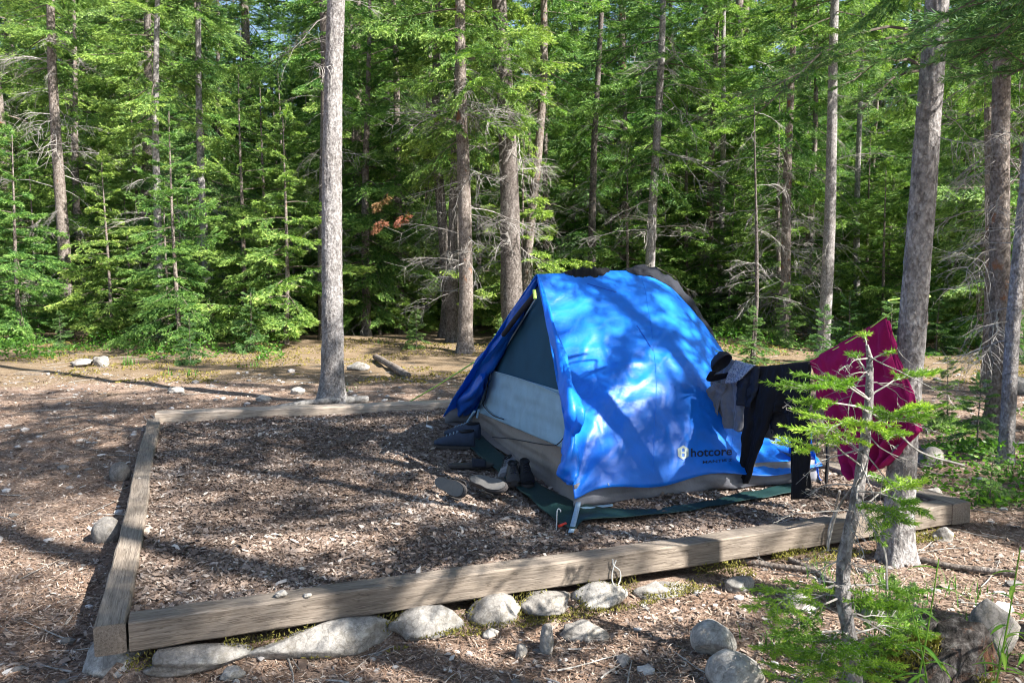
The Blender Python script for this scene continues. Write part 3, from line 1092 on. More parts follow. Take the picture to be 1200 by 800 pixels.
# hexagon with H
V = []; hx, hy, hr = 800.0, 530.3, 8.6
for rr in (hr, hr * .62):
    for k in range(6):
        a_ = PI / 6 + k * PI / 3
        V.append(tuple(hit(hx + rr * math.cos(a_) * .85, hy + rr * math.sin(a_), .0075)[0]))
mb = MB(); mb.add(V, [[k, (k + 1) % 6, 6 + (k + 1) % 6, 6 + k] for k in range(6)])
for (x0, x1, y0, y1) in ((-3.6, -1.5, -4, 4), (1.5, 3.6, -4, 4), (-1.5, 1.5, -1.1, 1.1)):
    mb.add([tuple(hit(hx + a_, hy + b_, .0085)[0]) for a_, b_ in ((x0, y0), (x1, y0), (x1, y1), (x0, y1))], [[0, 1, 2, 3]])
tb(mb, 'hexagon_mark', M['logo_pale'], smooth=False, parent=fly)
# light seam strips sewn on the fly, small vent at the hem
for (a_, b_) in (((746, 382), (765, 411)), ((688, 333), (722, 343)), ((712, 566), (719, 584))):
    pts = [hit(a_[0] + (b_[0] - a_[0]) * k / 6, a_[1] + (b_[1] - a_[1]) * k / 6, .004)[0] for k in range(7)]
    pts = [p for p in pts if p is not None]
    print('seam', a_, len(pts))
    if len(pts) < 2: continue
    mb = MB(); tube(mb, pts, .005, 6); tb(mb, 'seam', M['fly_dark'] if a_[0] != 712 else M['strap'], parent=fly)
pts = [hit(827 + 2 * k, 562 - 5 * math.sin(k / 4 * PI) * 1.6, .01)[0] for k in range(5)]
pts = [p for p in pts if p is not None]
print('pocket', len(pts))
if len(pts) > 1:
    mb = MB(); tube(mb, pts, .022, 8); tb(mb, 'peg_pocket', M['charcoal'], parent=fly)

# stitched seams running over the fly
for us_ in (.3, .62):
    pts = [Vector(fly_pt(us_ + .02 * math.sin(q * 2), q)) for q in np.linspace(.02, .98, 90)]
    pts = [p + Vector((eU.y, -eU.x, .6)).normalized() * (.003 if k_ < 45 else -.0) for k_, p in enumerate(pts)]
    mb = MB(); tube(mb, pts, .004, 5); tb(mb, 'seam', M['fly'], parent=fly)
# interior floor
mb = MB()
cs = base_loop(-.03, 10)
cs = base_loop(.04, 10)
mb.add([(p.x, p.y, .014) for p in cs], [list(range(len(cs)))])
tb(mb, 'tent_floor', M['tub'])
# black pole visible at the rear corner
mb = MB()
tube(mb, smooth_path([atd(968, 566, 5.35), atd(970, 530, 5.4), atd(967, 500, 5.5)], 5), .012, 8)
tb(mb, 'pole', M['black'])
# crumpled shiny corner of the fly at rear right
V = []
for i in range(14):
    for j in range(10):
        s, t = i / 13, j / 9
        p = atd(925 + 36 * s * (1 - .25 * t), 572 - t * 62 - 4 * s, 5.42 + .25 * (1 - s))
        d = .05 * noise.noise(Vector((s * 3, t * 4, 7))) + .015 * math.sin(s * 14 + t * 5)
        V.append((p.x + d, p.y + d, max(.01, p.z)))
mb = MB(); mb.add(V, grid_faces(14, 10)); solid(tb(mb, 'corner_flap', M['fly']), .003)

# groundsheet (lies under the tent; a thing of its own)
gs = [atz(x, y, .012) for x, y in ((600, 548), (543, 508), (560, 500), (700, 590), (800, 596), (930, 572), (925, 579), (800, 604), (700, 612), (655, 605))]
cx = sum((p for p in gs), Vector()) / len(gs)
mb = MB(); V = []
n_ = 30
A = [atz(548, 498, .01), atz(690, 592, .01), atz(940, 566, .01)]
B = [atz(548, 522, .02), atz(655, 611, .02), atz(690, 610, .015), atz(800, 600, .015), atz(945, 574, .015)]
A = smooth_path(A, 20); B = smooth_path(B, 14)
def resamp(P, n):
    a_ = np.array([tuple(p) for p in P]); d = np.r_[0, np.cumsum(np.linalg.norm(np.diff(a_, axis=0), axis=1))]; d /= d[-1]
    return np.stack([np.interp(np.linspace(0, 1, n), d, a_[:, k]) for k in range(3)], -1)
A = resamp(A, 60); B = resamp(B, 60)
for i in range(60):
    for j in range(8):
        p = A[i] * (1 - j / 7) + B[i] * (j / 7)
        V.append((p[0], p[1], .018 + .012 * noise.noise(Vector((p[0] * 6, p[1] * 6, 1))) + .006 * (j % 2)))
mb.add(V, grid_faces(60, 8))
o = solid(mb.build('groundsheet', M['green_sheet'], smooth=True), .003)
tag(o, 'dark green groundsheet sticking out from under the front of the blue tent', 'groundsheet')

# strap, peg, red clip at the front right corner
mb = MB()
pa = atd(678, 588, 4.78); pb = atz(669, 624, .01); 
side_ = Vector((1, .2, 0)).normalized() * .016
pts = [pa, pa.lerp(pb, .5) + Vector((0, -.01, 0)), pb]
V = []
for p in smooth_path(pts, 5):
    V += [tuple(p - side_), tuple(p + side_)]
mb.add(V, grid_faces(len(V) // 2, 2)); o = solid(tb(mb, 'corner_strap', M['strap']), .003)
mb = MB()
V = []
for i in range(12):
    for j in range(5):
        s, t = i / 11, j / 4
        p = atd(672 + 46 * s, 612 - 12 * s - 5 * t * (1 - s * .3) - 2 * math.sin(s * 8), 4.72 + .08 * s + .04 * t)
        V.append((p.x, p.y, max(.015, p.z + .01 * math.sin(s * 9 + t * 3))))
mb.add(V, grid_faces(12, 5)); o = solid(tb(mb, 'corner_tab', M['pale_panel']), .004)
mb = MB()
p0 = atz(652, 619, 0.)
pts = [p0 + Vector((0, 0, -.02)), p0 + Vector((.002, 0, .07)), p0 + Vector((.004, 0, .1)), p0 + Vector((.012, 0, .112)), p0 + Vector((.022, 0, .104)), p0 + Vector((.022, 0, .095))]
tube(mb, smooth_path(pts, 4), .0035, 6)
tag(mb.build('tent_peg', M['metal'], smooth=True), 'pale hooked metal peg standing at the front corner of the tent', 'tent peg')
mb = MB(); tube(mb, [atz(655, 616, .02), atz(663, 613, .02)], .008, 8)
tag(mb.build('red_clip', M['red'], smooth=True), 'small red clip beside the hooked peg', 'clip')
mb = MB(); tube(mb, [atz(500, 499, .02), atz(507, 501, .015)], .012, 8); tube(mb, [atz(500, 499, .0), atz(501, 487, .03)], .002, 5)
tag(mb.build('tent_peg', M['metal'], smooth=True), 'small pale peg at the far left corner of the tent', 'tent peg')
# guy line
mb = MB(); a_ = opn(556, 424, .1); b_ = atg(474, 474)
tube(mb, [a_, a_.lerp(b_, .5) + Vector((0, 0, -.01)), b_], .0075, 6)
tag(mb.build('guy_line', M['cord_green'], smooth=True), 'lime green guy line running from the left of the tent down behind the rear timber', 'guy line')

# ------------------------------------------------------------------ clothes
cA = atd(842, 411, 5.55)
cB = atd(1050, 362, 4.25)
cn = (cB - cA).cross(Vector((0, 0, 1))).normalized()
if cn.dot(camp - cA) < 0: cn = -cn
def oncl(px, py, off=0.):
    r = ray(px, py); t = (cA + cn * off - camp).dot(cn) / r.dot(cn)
    return camp + r * t


def drape(mb, left, right, off=0., nr=40, nc=40, amp=.02, freq=14., seed=0, ragged=0., grow=True):
    Lp = resamp([oncl(x, y, off) for x, y in left], nr); Rp = resamp([oncl(x, y, off) for x, y in right], nr)
    V = []
    for i in range(nr):
        t = i / (nr - 1)
        for j in range(nc):
            s = j / (nc - 1)
            p = Vector(Lp[i] * (1 - s) + Rp[i] * s)
            e = (.35 + .65 * t) if grow else 1
            d = amp * e * (math.sin(s * freq + seed + 1.6 * noise.noise(Vector((s * 2, t * 1.5, seed)))) + .8 * noise.noise(Vector((s * 5, t * 4, seed + 3))))
            d += amp * .9 * noise.noise(Vector((s * 9 + t * 2, t * 9, seed + 8)))
            d -= amp * .5 * (abs(2 * s - 1) ** 4)
            p = p + cn * d
            V.append(tuple(p))
    mb.add(V, grid_faces(nr, nc))


# line
mb = MB()
lp = [cA + Vector((-.02, 0, 0)), oncl(895, 424), oncl(948, 421), oncl(1000, 397), oncl(1036, 372), cB]
tube(mb, smooth_path(lp, 6), .003, 6)
tag(mb.build('clothesline', M['cord_green'], smooth=True), 'green cord clothesline stretched from the tent to the big trunk on the right', 'clothesline')

mb = MB()
drape(mb, [(948, 423), (958, 460), (972, 500), (985, 542), (998, 562)], [(1037, 372), (1043, 415), (1060, 462), (1080, 502), (1038, 545)], .0, 70, 110, .034, 27, 1, grow=True)
tw = solid(mb.build('towel', M['maroon'], smooth=True), .006, 0)
tag(tw, 'maroon towel hanging by its corner from the clothesline', 'towel')
mb = MB()
drape(mb, [(1036, 374), (1046, 420), (1058, 470), (1062, 520)], [(1041, 376), (1052, 420), (1068, 460), (1078, 505)], .03, 40, 20, .012, 8, 3)
solid(mb.build('towel_fold', M['maroon'], parent=None, smooth=True), .005, 0).parent = tw

lg = empty('leggings', tuple(oncl(905, 500)), 'pair of black leggings hanging over the clothesline with both legs down', 'leggings')
def cpart(mb, name, mat, root, th=.008):
    mb.pack(); mb.v[0] = mb.v[0] - np.array(root.location, np.float32)
    o = solid(mb.build(name, mat, smooth=True), th, 0); o.parent = root; return o
mb = MB(); drape(mb, [(878, 428), (874, 470), (870, 520), (865, 566)], [(917, 430), (905, 480), (893, 520), (877, 566)], .02, 50, 24, .016, 7, 2)
cpart(mb, 'trouser_leg', M['black'], lg)
mb = MB(); drape(mb, [(908, 428), (921, 470), (925, 530), (926, 585)], [(946, 425), (948, 470), (947, 530), (946, 584)], .025, 50, 24, .014, 6, 5)
cpart(mb, 'trouser_leg', M['black'], lg)
mb = MB(); drape(mb, [(868, 434), (880, 455), (888, 480)], [(947, 424), (940, 460), (930, 485)], .0, 30, 40, .018, 22, 8)
cpart(mb, 'waist', M['black'], lg)

sh = empty('black_shirt', tuple(oncl(915, 460)), 'black top folded over the clothesline behind the leggings', 'shirt')
mb = MB(); drape(mb, [(886, 430), (895, 470), (901, 508)], [(950, 423), (948, 480), (947, 518)], -.04, 36, 40, .02, 16, 4)
cpart(mb, 'shirt_body', M['charcoal'], sh)
mb = MB(); drape(mb, [(866, 430), (862, 450), (864, 474)], [(890, 430), (888, 455), (880, 478)], .03, 26, 20, .014, 9, 6)
cpart(mb, 'sleeve', M['charcoal'], sh)
mb = MB(); drape(mb, [(889, 486), (888, 500), (890, 511)], [(912, 486), (911, 502), (909, 516)], -.07, 16, 16, .01, 8, 7)
tag(solid(mb.build('grey_cloth', M['grey_cloth'], smooth=True), .006, 0), 'small grey cloth showing between the two black legs', 'cloth')

st = empty('shorts', tuple(oncl(850, 460)), 'grey shorts hanging against the tent wall at the left end of the clothesline', 'shorts')
mb = MB(); drape(mb, [(846, 418), (832, 440), (834, 470), (838, 497)], [(884, 428), (874, 450), (872, 480), (869, 506)], .0, 40, 40, .018, 13, 9)
cpart(mb, 'shorts_body', M['grey_cloth'], st)
mb = MB(); drape(mb, [(838, 446), (824, 460), (823, 486)], [(850, 452), (842, 470), (840, 490)], .03, 20, 16, .02, 7, 12)
cpart(mb, 'pocket', M['grey_cloth'], st)
mb = MB(); drape(mb, [(862, 422), (854, 435), (850, 449)], [(884, 428), (872, 441), (864, 448)], .05, 20, 20, .014, 8, 13)
tag(solid(mb.build('patterned_cloth', M['grey_print'], smooth=True), .006, 0), 'small pale blue patterned cloth over the top of the grey shorts', 'cloth')

# baseball cap hanging on the line end
cap = empty('cap', tuple(oncl(842, 428, .08)), 'black cap with a curved brim hooked over the left end of the clothesline', 'cap')
mb = MB(); V = []
cx_ = oncl(846, 426, .1); r0 = .075
ax1 = (oncl(852, 414, .1) - oncl(828, 446, .1)).normalized()
ax2 = cn; ax3 = ax1.cross(ax2).normalized()
for i in range(9):
    ph = i / 8 * PI / 2
    for j in range(24):
        th = j / 24 * 2 * PI
        k_ = 1 + .08 * noise.noise(Vector((math.cos(th) * 2, math.sin(th) * 2, i * .4)))
        V.append(tuple(cx_ + (ax1 * math.cos(th) * 1.25 + ax2 * math.sin(th) * .8) * math.cos(ph) * r0 * k_ + (-ax3) * math.sin(ph) * r0 * .95 * k_))
Fq = [[i * 24 + j, i * 24 + (j + 1) % 24, (i + 1) * 24 + (j + 1) % 24, (i + 1) * 24 + j] for i in range(8) for j in range(24)]
mb.add(V, Fq); cpart(mb, 'cap_crown', M['charcoal'], cap, .003)
mb = MB(); V = []
for i in range(6):
    for j in range(13):
        th = (j / 12 - .5) * PI * .95; rr = r0 * (1.0 + i / 5 * .9)
        V.append(tuple(cx_ - ax1 * math.cos(th) * rr * 1.15 + ax2 * math.sin(th) * rr * .8 + ax3 * (.02 + .03 * (abs(math.sin(th)) ** 2))))
mb.add(V, grid_faces(6, 13)); cpart(mb, 'cap_brim', M['black'], cap, .004)

# clothes lying along the ridge of the tent
def ridge_cloth(name, u0, u1, w0, w1, thick, mat, label, seed, cat, lift=.02):
    mb = MB(); V = []
    nr, nc = 60, 26
    for i in range(nr):
        t = i / (nr - 1); u = u0 + (u1 - u0) * t
        wob_ = 1 + .5 * noise.noise(Vector((t * 7, seed, 3)))
        for j in range(nc):
            s = j / (nc - 1)
            th = s * 2 * PI
            vv = .5 - (w0 + w1) / 2 * 0 + (-w0 + (w0 + w1) * (.5 + .5 * math.cos(th)))
            edge = math.sin(PI * min(1, max(0, t))) ** .35
            vv = .5 + wob_ * (-w0 + (w0 + w1) * (.5 - .5 * math.cos(th))) * edge
            p = Vector(fly_pt(min(.999, u), vv, 0))
            hgt = (max(0, math.sin(th)) * thick * edge) * (1 + .7 * noise.noise(Vector((t * 9, s * 4, seed)))) + lift * .4
            p.z += hgt + .02 * noise.noise(Vector((t * 16, s * 7, seed))) * edge + .01 * abs(noise.noise(Vector((t * 40, s * 12, seed))))
            V.append(tuple(p))
    mb.add(V, grid_faces(nr, nc))
    o = mb.build(name, mat, smooth=True)
    tag(o, label, cat); return o


ridge_cloth('dark_garment', .08, .22, .02, .07, .035, M['black'], 'small dark garment drying on the ridge near the tent peak', 1, 'garment', .0)
ridge_cloth('jacket', .27, .62, .02, .06, .06, M['charcoal'], 'long dark grey jacket lying along the top of the tent and down its rear', 2, 'jacket')

# ------------------------------------------------------------------ shoes
def shoe_shape(L, W, H, toe_up=.01, n=22, m=16, opening=True):
    """lofted shoe, x from heel (0) to toe (L)"""
    V = []
    for i in range(n):
        t = i / (n - 1)
        wd = W * (.62 + .38 * math.sin(min(1, t * 1.15 + .08) * PI * .62)) * (max(0., 1 - ((t - .9) / .115) ** 2) ** .5 if t > .9 else 1) * (1 - .25 * math.exp(-((t - .42) / .14) ** 2)) * (max(.55, (1 - (1 - t / .08) ** 2) ** .5) if t < .08 else 1)
        wd = max(wd, .01)
        top = H * (1 - .0 * t) if t < .35 else H * (1 - (t - .35) * 1.05)
        top = max(top, H * .32) * (1 if t < .95 else .8)
        for j in range(m):
            th = j / m * 2 * PI
            c, s = math.cos(th), math.sin(th)
            y = math.copysign(abs(c) ** .6, c) * wd / 2 * (1 - .25 * max(0, s))
            z = (s * .5 + .5) ** (1 if s < 0 else 1) * top
            z = z + toe_up * max(0, t - .75) * 4
            V.append((t * L, y, z))
    return V, n, m


def make_shoe(name, loc, rz, L, W, H, mat, solemat, label, cat='shoe', rot=(0, 0), group=None, lace=True):
    root = empty(name, loc, label, cat, group, rz)
    root.rotation_euler = (rot[0], rot[1], rz)
    V, n, m = shoe_shape(L, W, H)
    mb = MB(); mb.add([(x, y, z + .018) for x, y, z in V], [[i * m + j, i * m + (j + 1) % m, (i + 1) * m + (j + 1) % m, (i + 1) * m + j] for i in range(n - 1) for j in range(m)])
    mb.add([(x, y, z + .018) for x, y, z in V[-m:]], [list(range(m))]); mb.add([(x, y, z + .018) for x, y, z in V[:m]], [list(range(m))[::-1]])
    mb.build('upper', mat, root, True)
    # dark opening collar
    mb = MB(); pts = []
    for k in range(17):
        a_ = k / 16 * 2 * PI
        pts.append((L * .2 + math.cos(a_) * L * .17, math.sin(a_) * W * .27, H * (.98 - .05 * math.cos(a_)) + .018))
    tube(mb, pts, .008, 6, cap=False); mb.add(pts[:-1], [list(range(16))])
    mb.build('collar', M['black'], root, True)
    mb = MB(); V2 = []
    for zz, gr in ((0, 1.0), (.012, 1.06), (.026, 1.05)):
        for k in range(32):
            a_ = k / 32 * 2 * PI; t = .5 + .5 * math.cos(a_)
            wd = W * (.42 + .12 * t) * (1 - .16 * math.exp(-((t - .42) / .14) ** 2))
            V2.append((L * (.5 + .5 * gr * math.cos(a_)), wd * gr * math.copysign(abs(math.sin(a_)) ** .75, math.sin(a_)), zz + .02 * max(0, t - .8)))
    mb.add(V2, [[i * 32 + j, i * 32 + (j + 1) % 32, (i + 1) * 32 + (j + 1) % 32, (i + 1) * 32 + j] for i in range(2) for j in range(32)])
    mb.add(V2[:32], [list(range(32))[::-1]]); mb.add(V2[64:], [list(range(32))])
    mb.build('sole', solemat, root, True)
    if lace:
        mb = MB()
        for k in range(4):
            x = L * (.42 + .09 * k); z = H * (.98 - (.07 + .09 * k) * 1.05) + .022
            tube(mb, [(x, -W * .2, z - .006), (x + .006, 0, z + .006), (x, W * .2, z - .006)], .0035, 5)
        mb.build('laces', M['strap'] if mat == M['navy'] else M['charcoal'], root, True)
    return root


def heading(a, b):
    d = b - a; return math.atan2(d.y, d.x)


a_ = atz(556, 523, .03); b_ = atz(506, 521, .03)
make_shoe('sneaker', (a_.x, a_.y + .05, .0), heading(a_, b_) + .0, .33, .125, .125, M['navy'], M['rubber_dark'], 'dark blue sneaker in front of the tent, nearer of the far pair', 'sneaker')
a_ = atz(562, 513, .03); b_ = atz(514, 508, .03)
make_shoe('sneaker', (a_.x, a_.y + .03, .0), heading(a_, b_), .33, .125, .125, M['navy'], M['rubber_dark'], 'dark blue sneaker mostly hidden behind its twin by the tent corner', 'sneaker')
a_ = atz(606, 548, .02); b_ = atz(588, 562, .02)
make_shoe('sneaker', (a_.x, a_.y, .0), heading(a_, b_), .27, .1, .1, M['grey_cloth'], M['sole'], 'pale grey sneaker by the door between slide and black shoe', 'sneaker', rot=(.5, 0))
a_ = atz(614, 562, .02); b_ = atz(622, 580, .02)
make_shoe('shoe', (a_.x, a_.y + .06, .01), heading(a_, b_), .26, .1, .12, M['black'], M['rubber_dark'], 'black shoe nearest the tent door, toe towards the camera', 'shoe')
a_ = atz(600, 560, .02); b_ = atz(604, 578, .02)
make_shoe('shoe', (a_.x, a_.y + .04, .01), heading(a_, b_), .26, .1, .1, M['rubber_dark'], M['rubber_dark'], 'dark shoe in shade left of the black one', 'shoe')


def sandal(loc, rz, rot, L, W, label, flipped=False, solem=None, strapm=None):
    root = empty('sandal', loc, label, 'sandal', None, rz)
    root.rotation_euler = (rot[0], rot[1], rz)
    V = []
    n = 36
    for zz, gr in ((0, .94), (.006, 1.0), (.02, 1.0), (.026, .95)):
        for k in range(n):
            a_ = k / n * 2 * PI; t = .5 + .5 * math.cos(a_)
            wd = W / 2 * (.78 + .25 * t) * (1 - .2 * math.exp(-((t - .42) / .16) ** 2))
            V.append((L * .5 * gr * math.cos(a_), wd * gr * math.copysign(abs(math.sin(a_)) ** .8, math.sin(a_)), zz))
    mb = MB(); mb.add(V, [[i * n + j, i * n + (j + 1) % n, (i + 1) * n + (j + 1) % n, (i + 1) * n + j] for i in range(3) for j in range(n)])
    mb.add(V[:n], [list(range(n))[::-1]]); mb.add(V[-n:], [list(range(n))])
    mb.build('sole', M['rubber_dark'], root, False)
    mb = MB(); mb.add([(x * .93, y * .9, -.004) for x, y, z in V[n:2 * n]], [list(range(n))[::-1]]); mb.add([(x * .93, y * .9, -.004 if False else .002) for x, y, z in V[n:2 * n]], [list(range(n))])
    mb.build('outsole', solem or M['sole'], root, False)
    mb = MB(); VV = []
    sg = 1
    for i in range(8):
        for j in range(14):
            th = j / 13 * PI
            VV.append((L * (.02 + .30 * i / 7), math.cos(th) * W * .56, .012 + math.sin(th) * .055 * (1 - .25 * i / 7)))
    mb.add(VV, grid_faces(8, 14)); o = solid(mb.build('strap', strapm or M['rubber_dark'], root, True), .004)
    return root


a_ = atz(526, 573, .05)
s1 = sandal((a_.x, a_.y, .07), heading(atz(500, 562, 0), atz(556, 586, 0)), (-PI * .64, 0), .37, .115, 'sandal lying tipped over on its strap, left of the upturned one', solem=M['sole'], strapm=M['rubber_dark'])
a_ = atz(571, 571, .05)
s2 = sandal((a_.x, a_.y, .085), heading(atz(545, 562, 0), atz(600, 580, 0)), (-PI * .84, 0), .36, .125, 'upturned sandal showing its pale grey sole', solem=M['sole'])
a_ = atz(552, 549, .0)
s3 = sandal((a_.x, a_.y, .012), heading(atz(528, 549, 0), atz(575, 548, 0)), (0, 0), .33, .11, 'dark slide lying flat behind the upturned sandal', solem=M['navy'], strapm=M['charcoal'])
mb = MB(); p0 = Vector((.09, .02, .07))
pts = [(-.05 + .02 * k, -.022 + .003 * math.sin(k), .066) for k in range(5)]
tube(mb, pts, .006, 6)
mb.build('buckle', M['cord_white'], s1, True)

# cords on the front timber
mb = MB()
d0 = atd(722, 655, 3.95).y
def fr(px, py, out=.012):
    """point on the outer face plane of the front timber"""
    nrm = Vector((dirF.y, -dirF.x, 0)); r = ray(px, py); p0 = FL + nrm * out
    t = (p0 - camp).dot(nrm) / r.dot(nrm); return camp + r * t
pts = [fr(718, 655), fr(719, 662), fr(726, 668), fr(727, 678), fr(723, 688, .02), fr(722, 697, .03)]
tube(mb, smooth_path(pts, 6), .0035, 6)
pts = [fr(722, 656), fr(719, 664), fr(717, 676), fr(719, 686, .02)]
tube(mb, smooth_path(pts, 6), .0035, 6)
tag(mb.build('cord_loop', M['cord_white'], smooth=True), 'white cord looped over a nail on the front timber', 'cord')
mb = MB(); tube(mb, smooth_path([fr(969, 640, .03), fr(972, 618, .03), fr(978, 600, .02), atd(984, 575, 4.2)], 5), .006, 6, bump=.3)
tag(mb.build('stick', M['twig'], smooth=True), 'thin grey stick leaning on the front timber left of the sapling', 'stick')

# ------------------------------------------------------------------ trees
def diamonds(mb, B, D, ln, wd, att, r, mi=0):
    """thin diamond leaves from base B in unit direction D"""
    n = len(B)
    rv = r.normal(size=(n, 3)); rv[:, 2] *= .6
    Wd = np.cross(D, rv); Wd /= np.linalg.norm(Wd, axis=1)[:, None] + 1e-9
    ln = np.broadcast_to(ln, (n,))[:, None]; wd = np.broadcast_to(wd, (n,))[:, None] * .5
    V = np.stack([B, B + D * ln * .45 + Wd * wd, B + D * ln, B + D * ln * .45 - Wd * wd], 1).reshape(-1, 3)
    Fq = (np.arange(n) * 4)[:, None] + np.arange(4)[None]
    mb.add(V, Fq, np.repeat(att, 4), mi)


def twig_needles(mb, P0, P1, step, ln, wd, r, tint, spread=.42, per=2, tipb=.35, start=0.):
    """needles along straight segments P0->P1 (arrays)"""
    seg = P1 - P0; L = np.linalg.norm(seg, axis=1)
    cnt = np.maximum(1, (L / step).astype(int)) * per
    idx = np.repeat(np.arange(len(P0)), cnt)
    t = r.random(len(idx)) * (1 - start) + start
    B = P0[idx] + seg[idx] * t[:, None]
    D = seg[idx] / L[idx][:, None] + r.normal(size=(len(idx), 3)) * spread * np.array([1, 1, .8])
    D /= np.linalg.norm(D, axis=1)[:, None]
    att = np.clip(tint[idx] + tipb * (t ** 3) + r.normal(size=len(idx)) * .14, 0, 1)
    diamonds(mb, B, D, ln * (.7 + .6 * r.random(len(idx))), wd, att, r)


def spray(L, seed, droop=.25, dens=1.0, needle=(.075, .022), step=.028, bare=.15, wood=True):
    """a flat conifer branch along +x"""
    r = np.random.default_rng(seed)
    mb = MB()
    m = 9
    t = np.linspace(0, 1, m)
    lat = (r.random() - .5) * .25
    ax = np.stack([L * t, L * lat * t * t, -droop * L * t ** 1.6 + .12 * L * t * t * t], -1)
    if wood: tube(mb, ax, np.linspace(.013, .003, m) * (L / 1.2) ** .7, 3, cap=False); mb.mi[-1][:] = 1
    # side twigs
    k = int(20 * dens * max(1, L / 1.1))
    ts = np.sort(bare + (1 - bare) * r.random(k) ** .9)
    P0 = []; P1 = []; tin = []
    for a_ in ts:
        base = np.array([np.interp(a_, t, ax[:, q]) for q in range(3)])
        sd_ = 1 if r.random() < .5 else -1
        ang = (35 + 35 * r.random()) * PI / 180
        l2 = L * (.16 + .38 * math.sin(PI * min(1, a_ * .8 + .12)) * (.6 + .6 * r.random())) * (1 - .55 * a_)
        d = np.array([math.cos(ang), sd_ * math.sin(ang), -.08 - .45 * r.random() ** 1.3])
        tip = base + d * l2
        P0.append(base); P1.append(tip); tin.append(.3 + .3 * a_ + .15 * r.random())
        # tertiary
        for q in range(int(3 * dens + 3 * l2)):
            tt = .25 + .7 * r.random(); b2 = base + d * l2 * tt
            an2 = ang * sd_ + (1 if r.random() < .5 else -1) * (.6 + .3 * r.random())
            d2 = np.array([math.cos(an2), math.sin(an2), -.1 - .6 * r.random()]); l3 = l2 * (.25 + .3 * r.random()) * (1.1 - tt * .6)
            P0.append(b2); P1.append(b2 + d2 * l3); tin.append(.35 + .3 * a_ + .2 * r.random())
    P0.append(ax[4]); P1.append(ax[-1]); tin.append(.6)
    P0 = np.array(P0); P1 = np.array(P1); tin = np.array(tin)
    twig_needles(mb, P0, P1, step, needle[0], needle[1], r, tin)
    return mb.pack()


def dead_spray(L, seed, droop=.35, k=9, th=.008, sub=True):
    r = np.random.default_rng(seed); mb = MB()
    m = 8; t = np.linspace(0, 1, m)
    lat = (r.random() - .5) * .5
    ax = np.stack([L * t * (1 - .15 * t), L * lat * t * t, -droop * L * t ** 1.7], -1) + r.normal(size=(m, 3)) * .012 * L
    ax[0] = 0
    tube(mb, ax, np.linspace(th, th * .25, m), 3, cap=False)
    for _ in range(k):
        a_ = .2 + .75 * r.random(); base = np.array([np.interp(a_, t, ax[:, q]) for q in range(3)])
        sd_ = 1 if r.random() < .5 else -1; ang = .5 + .7 * r.random(); l2 = L * (.2 + .35 * r.random()) * (1.1 - .6 * a_)
        tt = np.linspace(0, 1, 5); dz = -.2 - .7 * r.random()
        pts = base + np.stack([math.cos(ang) * l2 * tt, sd_ * math.sin(ang) * l2 * tt * (1 - .2 * tt), dz * l2 * tt ** 1.5], -1) + r.normal(size=(5, 3)) * .012 * l2
        pts[0] = base
        tube(mb, pts, np.linspace(th * .5, th * .18, 5), 3, cap=False)
        if sub:
            for _q in range(2):
                b2 = pts[2 + r.integers(0, 2)]; e2 = b2 + r.normal(size=3) * l2 * .28 + np.array([.1 * l2, 0, -.12 * l2])
                tube(mb, [b2, (b2 + e2) / 2 + r.normal(size=3) * .01, e2], [th * .28, th * .2, th * .12], 3, cap=False)
    return mb.pack()


TEMPL = {}
for L_ in (.45, .8, 1.2, 1.7, 2.3):
    for k in range(3):
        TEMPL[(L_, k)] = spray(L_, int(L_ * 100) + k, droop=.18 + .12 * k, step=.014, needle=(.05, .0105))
DEADT = [dead_spray(1.0, 60 + k, .15 + .15 * (k % 4), 9) for k in range(6)]


def rotm(az, tilt, roll=0, s=1.0, loc=(0, 0, 0)):
    m = Matrix.Rotation(az, 4, 'Z') @ Matrix.Rotation(-tilt, 4, 'Y') @ Matrix.Rotation(roll, 4, 'X')
    m = Matrix.Translation(loc) @ m @ Matrix.Scale(s, 4)
    return np.array(m)


def trunk_path(H, lean=(0, 0), wob=.03, n=24, seed=0, z0=-.25):
    r = random.Random(seed); ph = r.random() * 6; P = []
    for i in range(n):
        t = (i / (n - 1)) ** 1.25; z = z0 + (H - z0) * t
        P.append(Vector((lean[0] * z + wob * math.sin(z * .8 + ph) * min(1, max(0, z)), lean[1] * z + wob * math.cos(z * .7 + ph) * min(1, max(0, z)), z)))
    return P


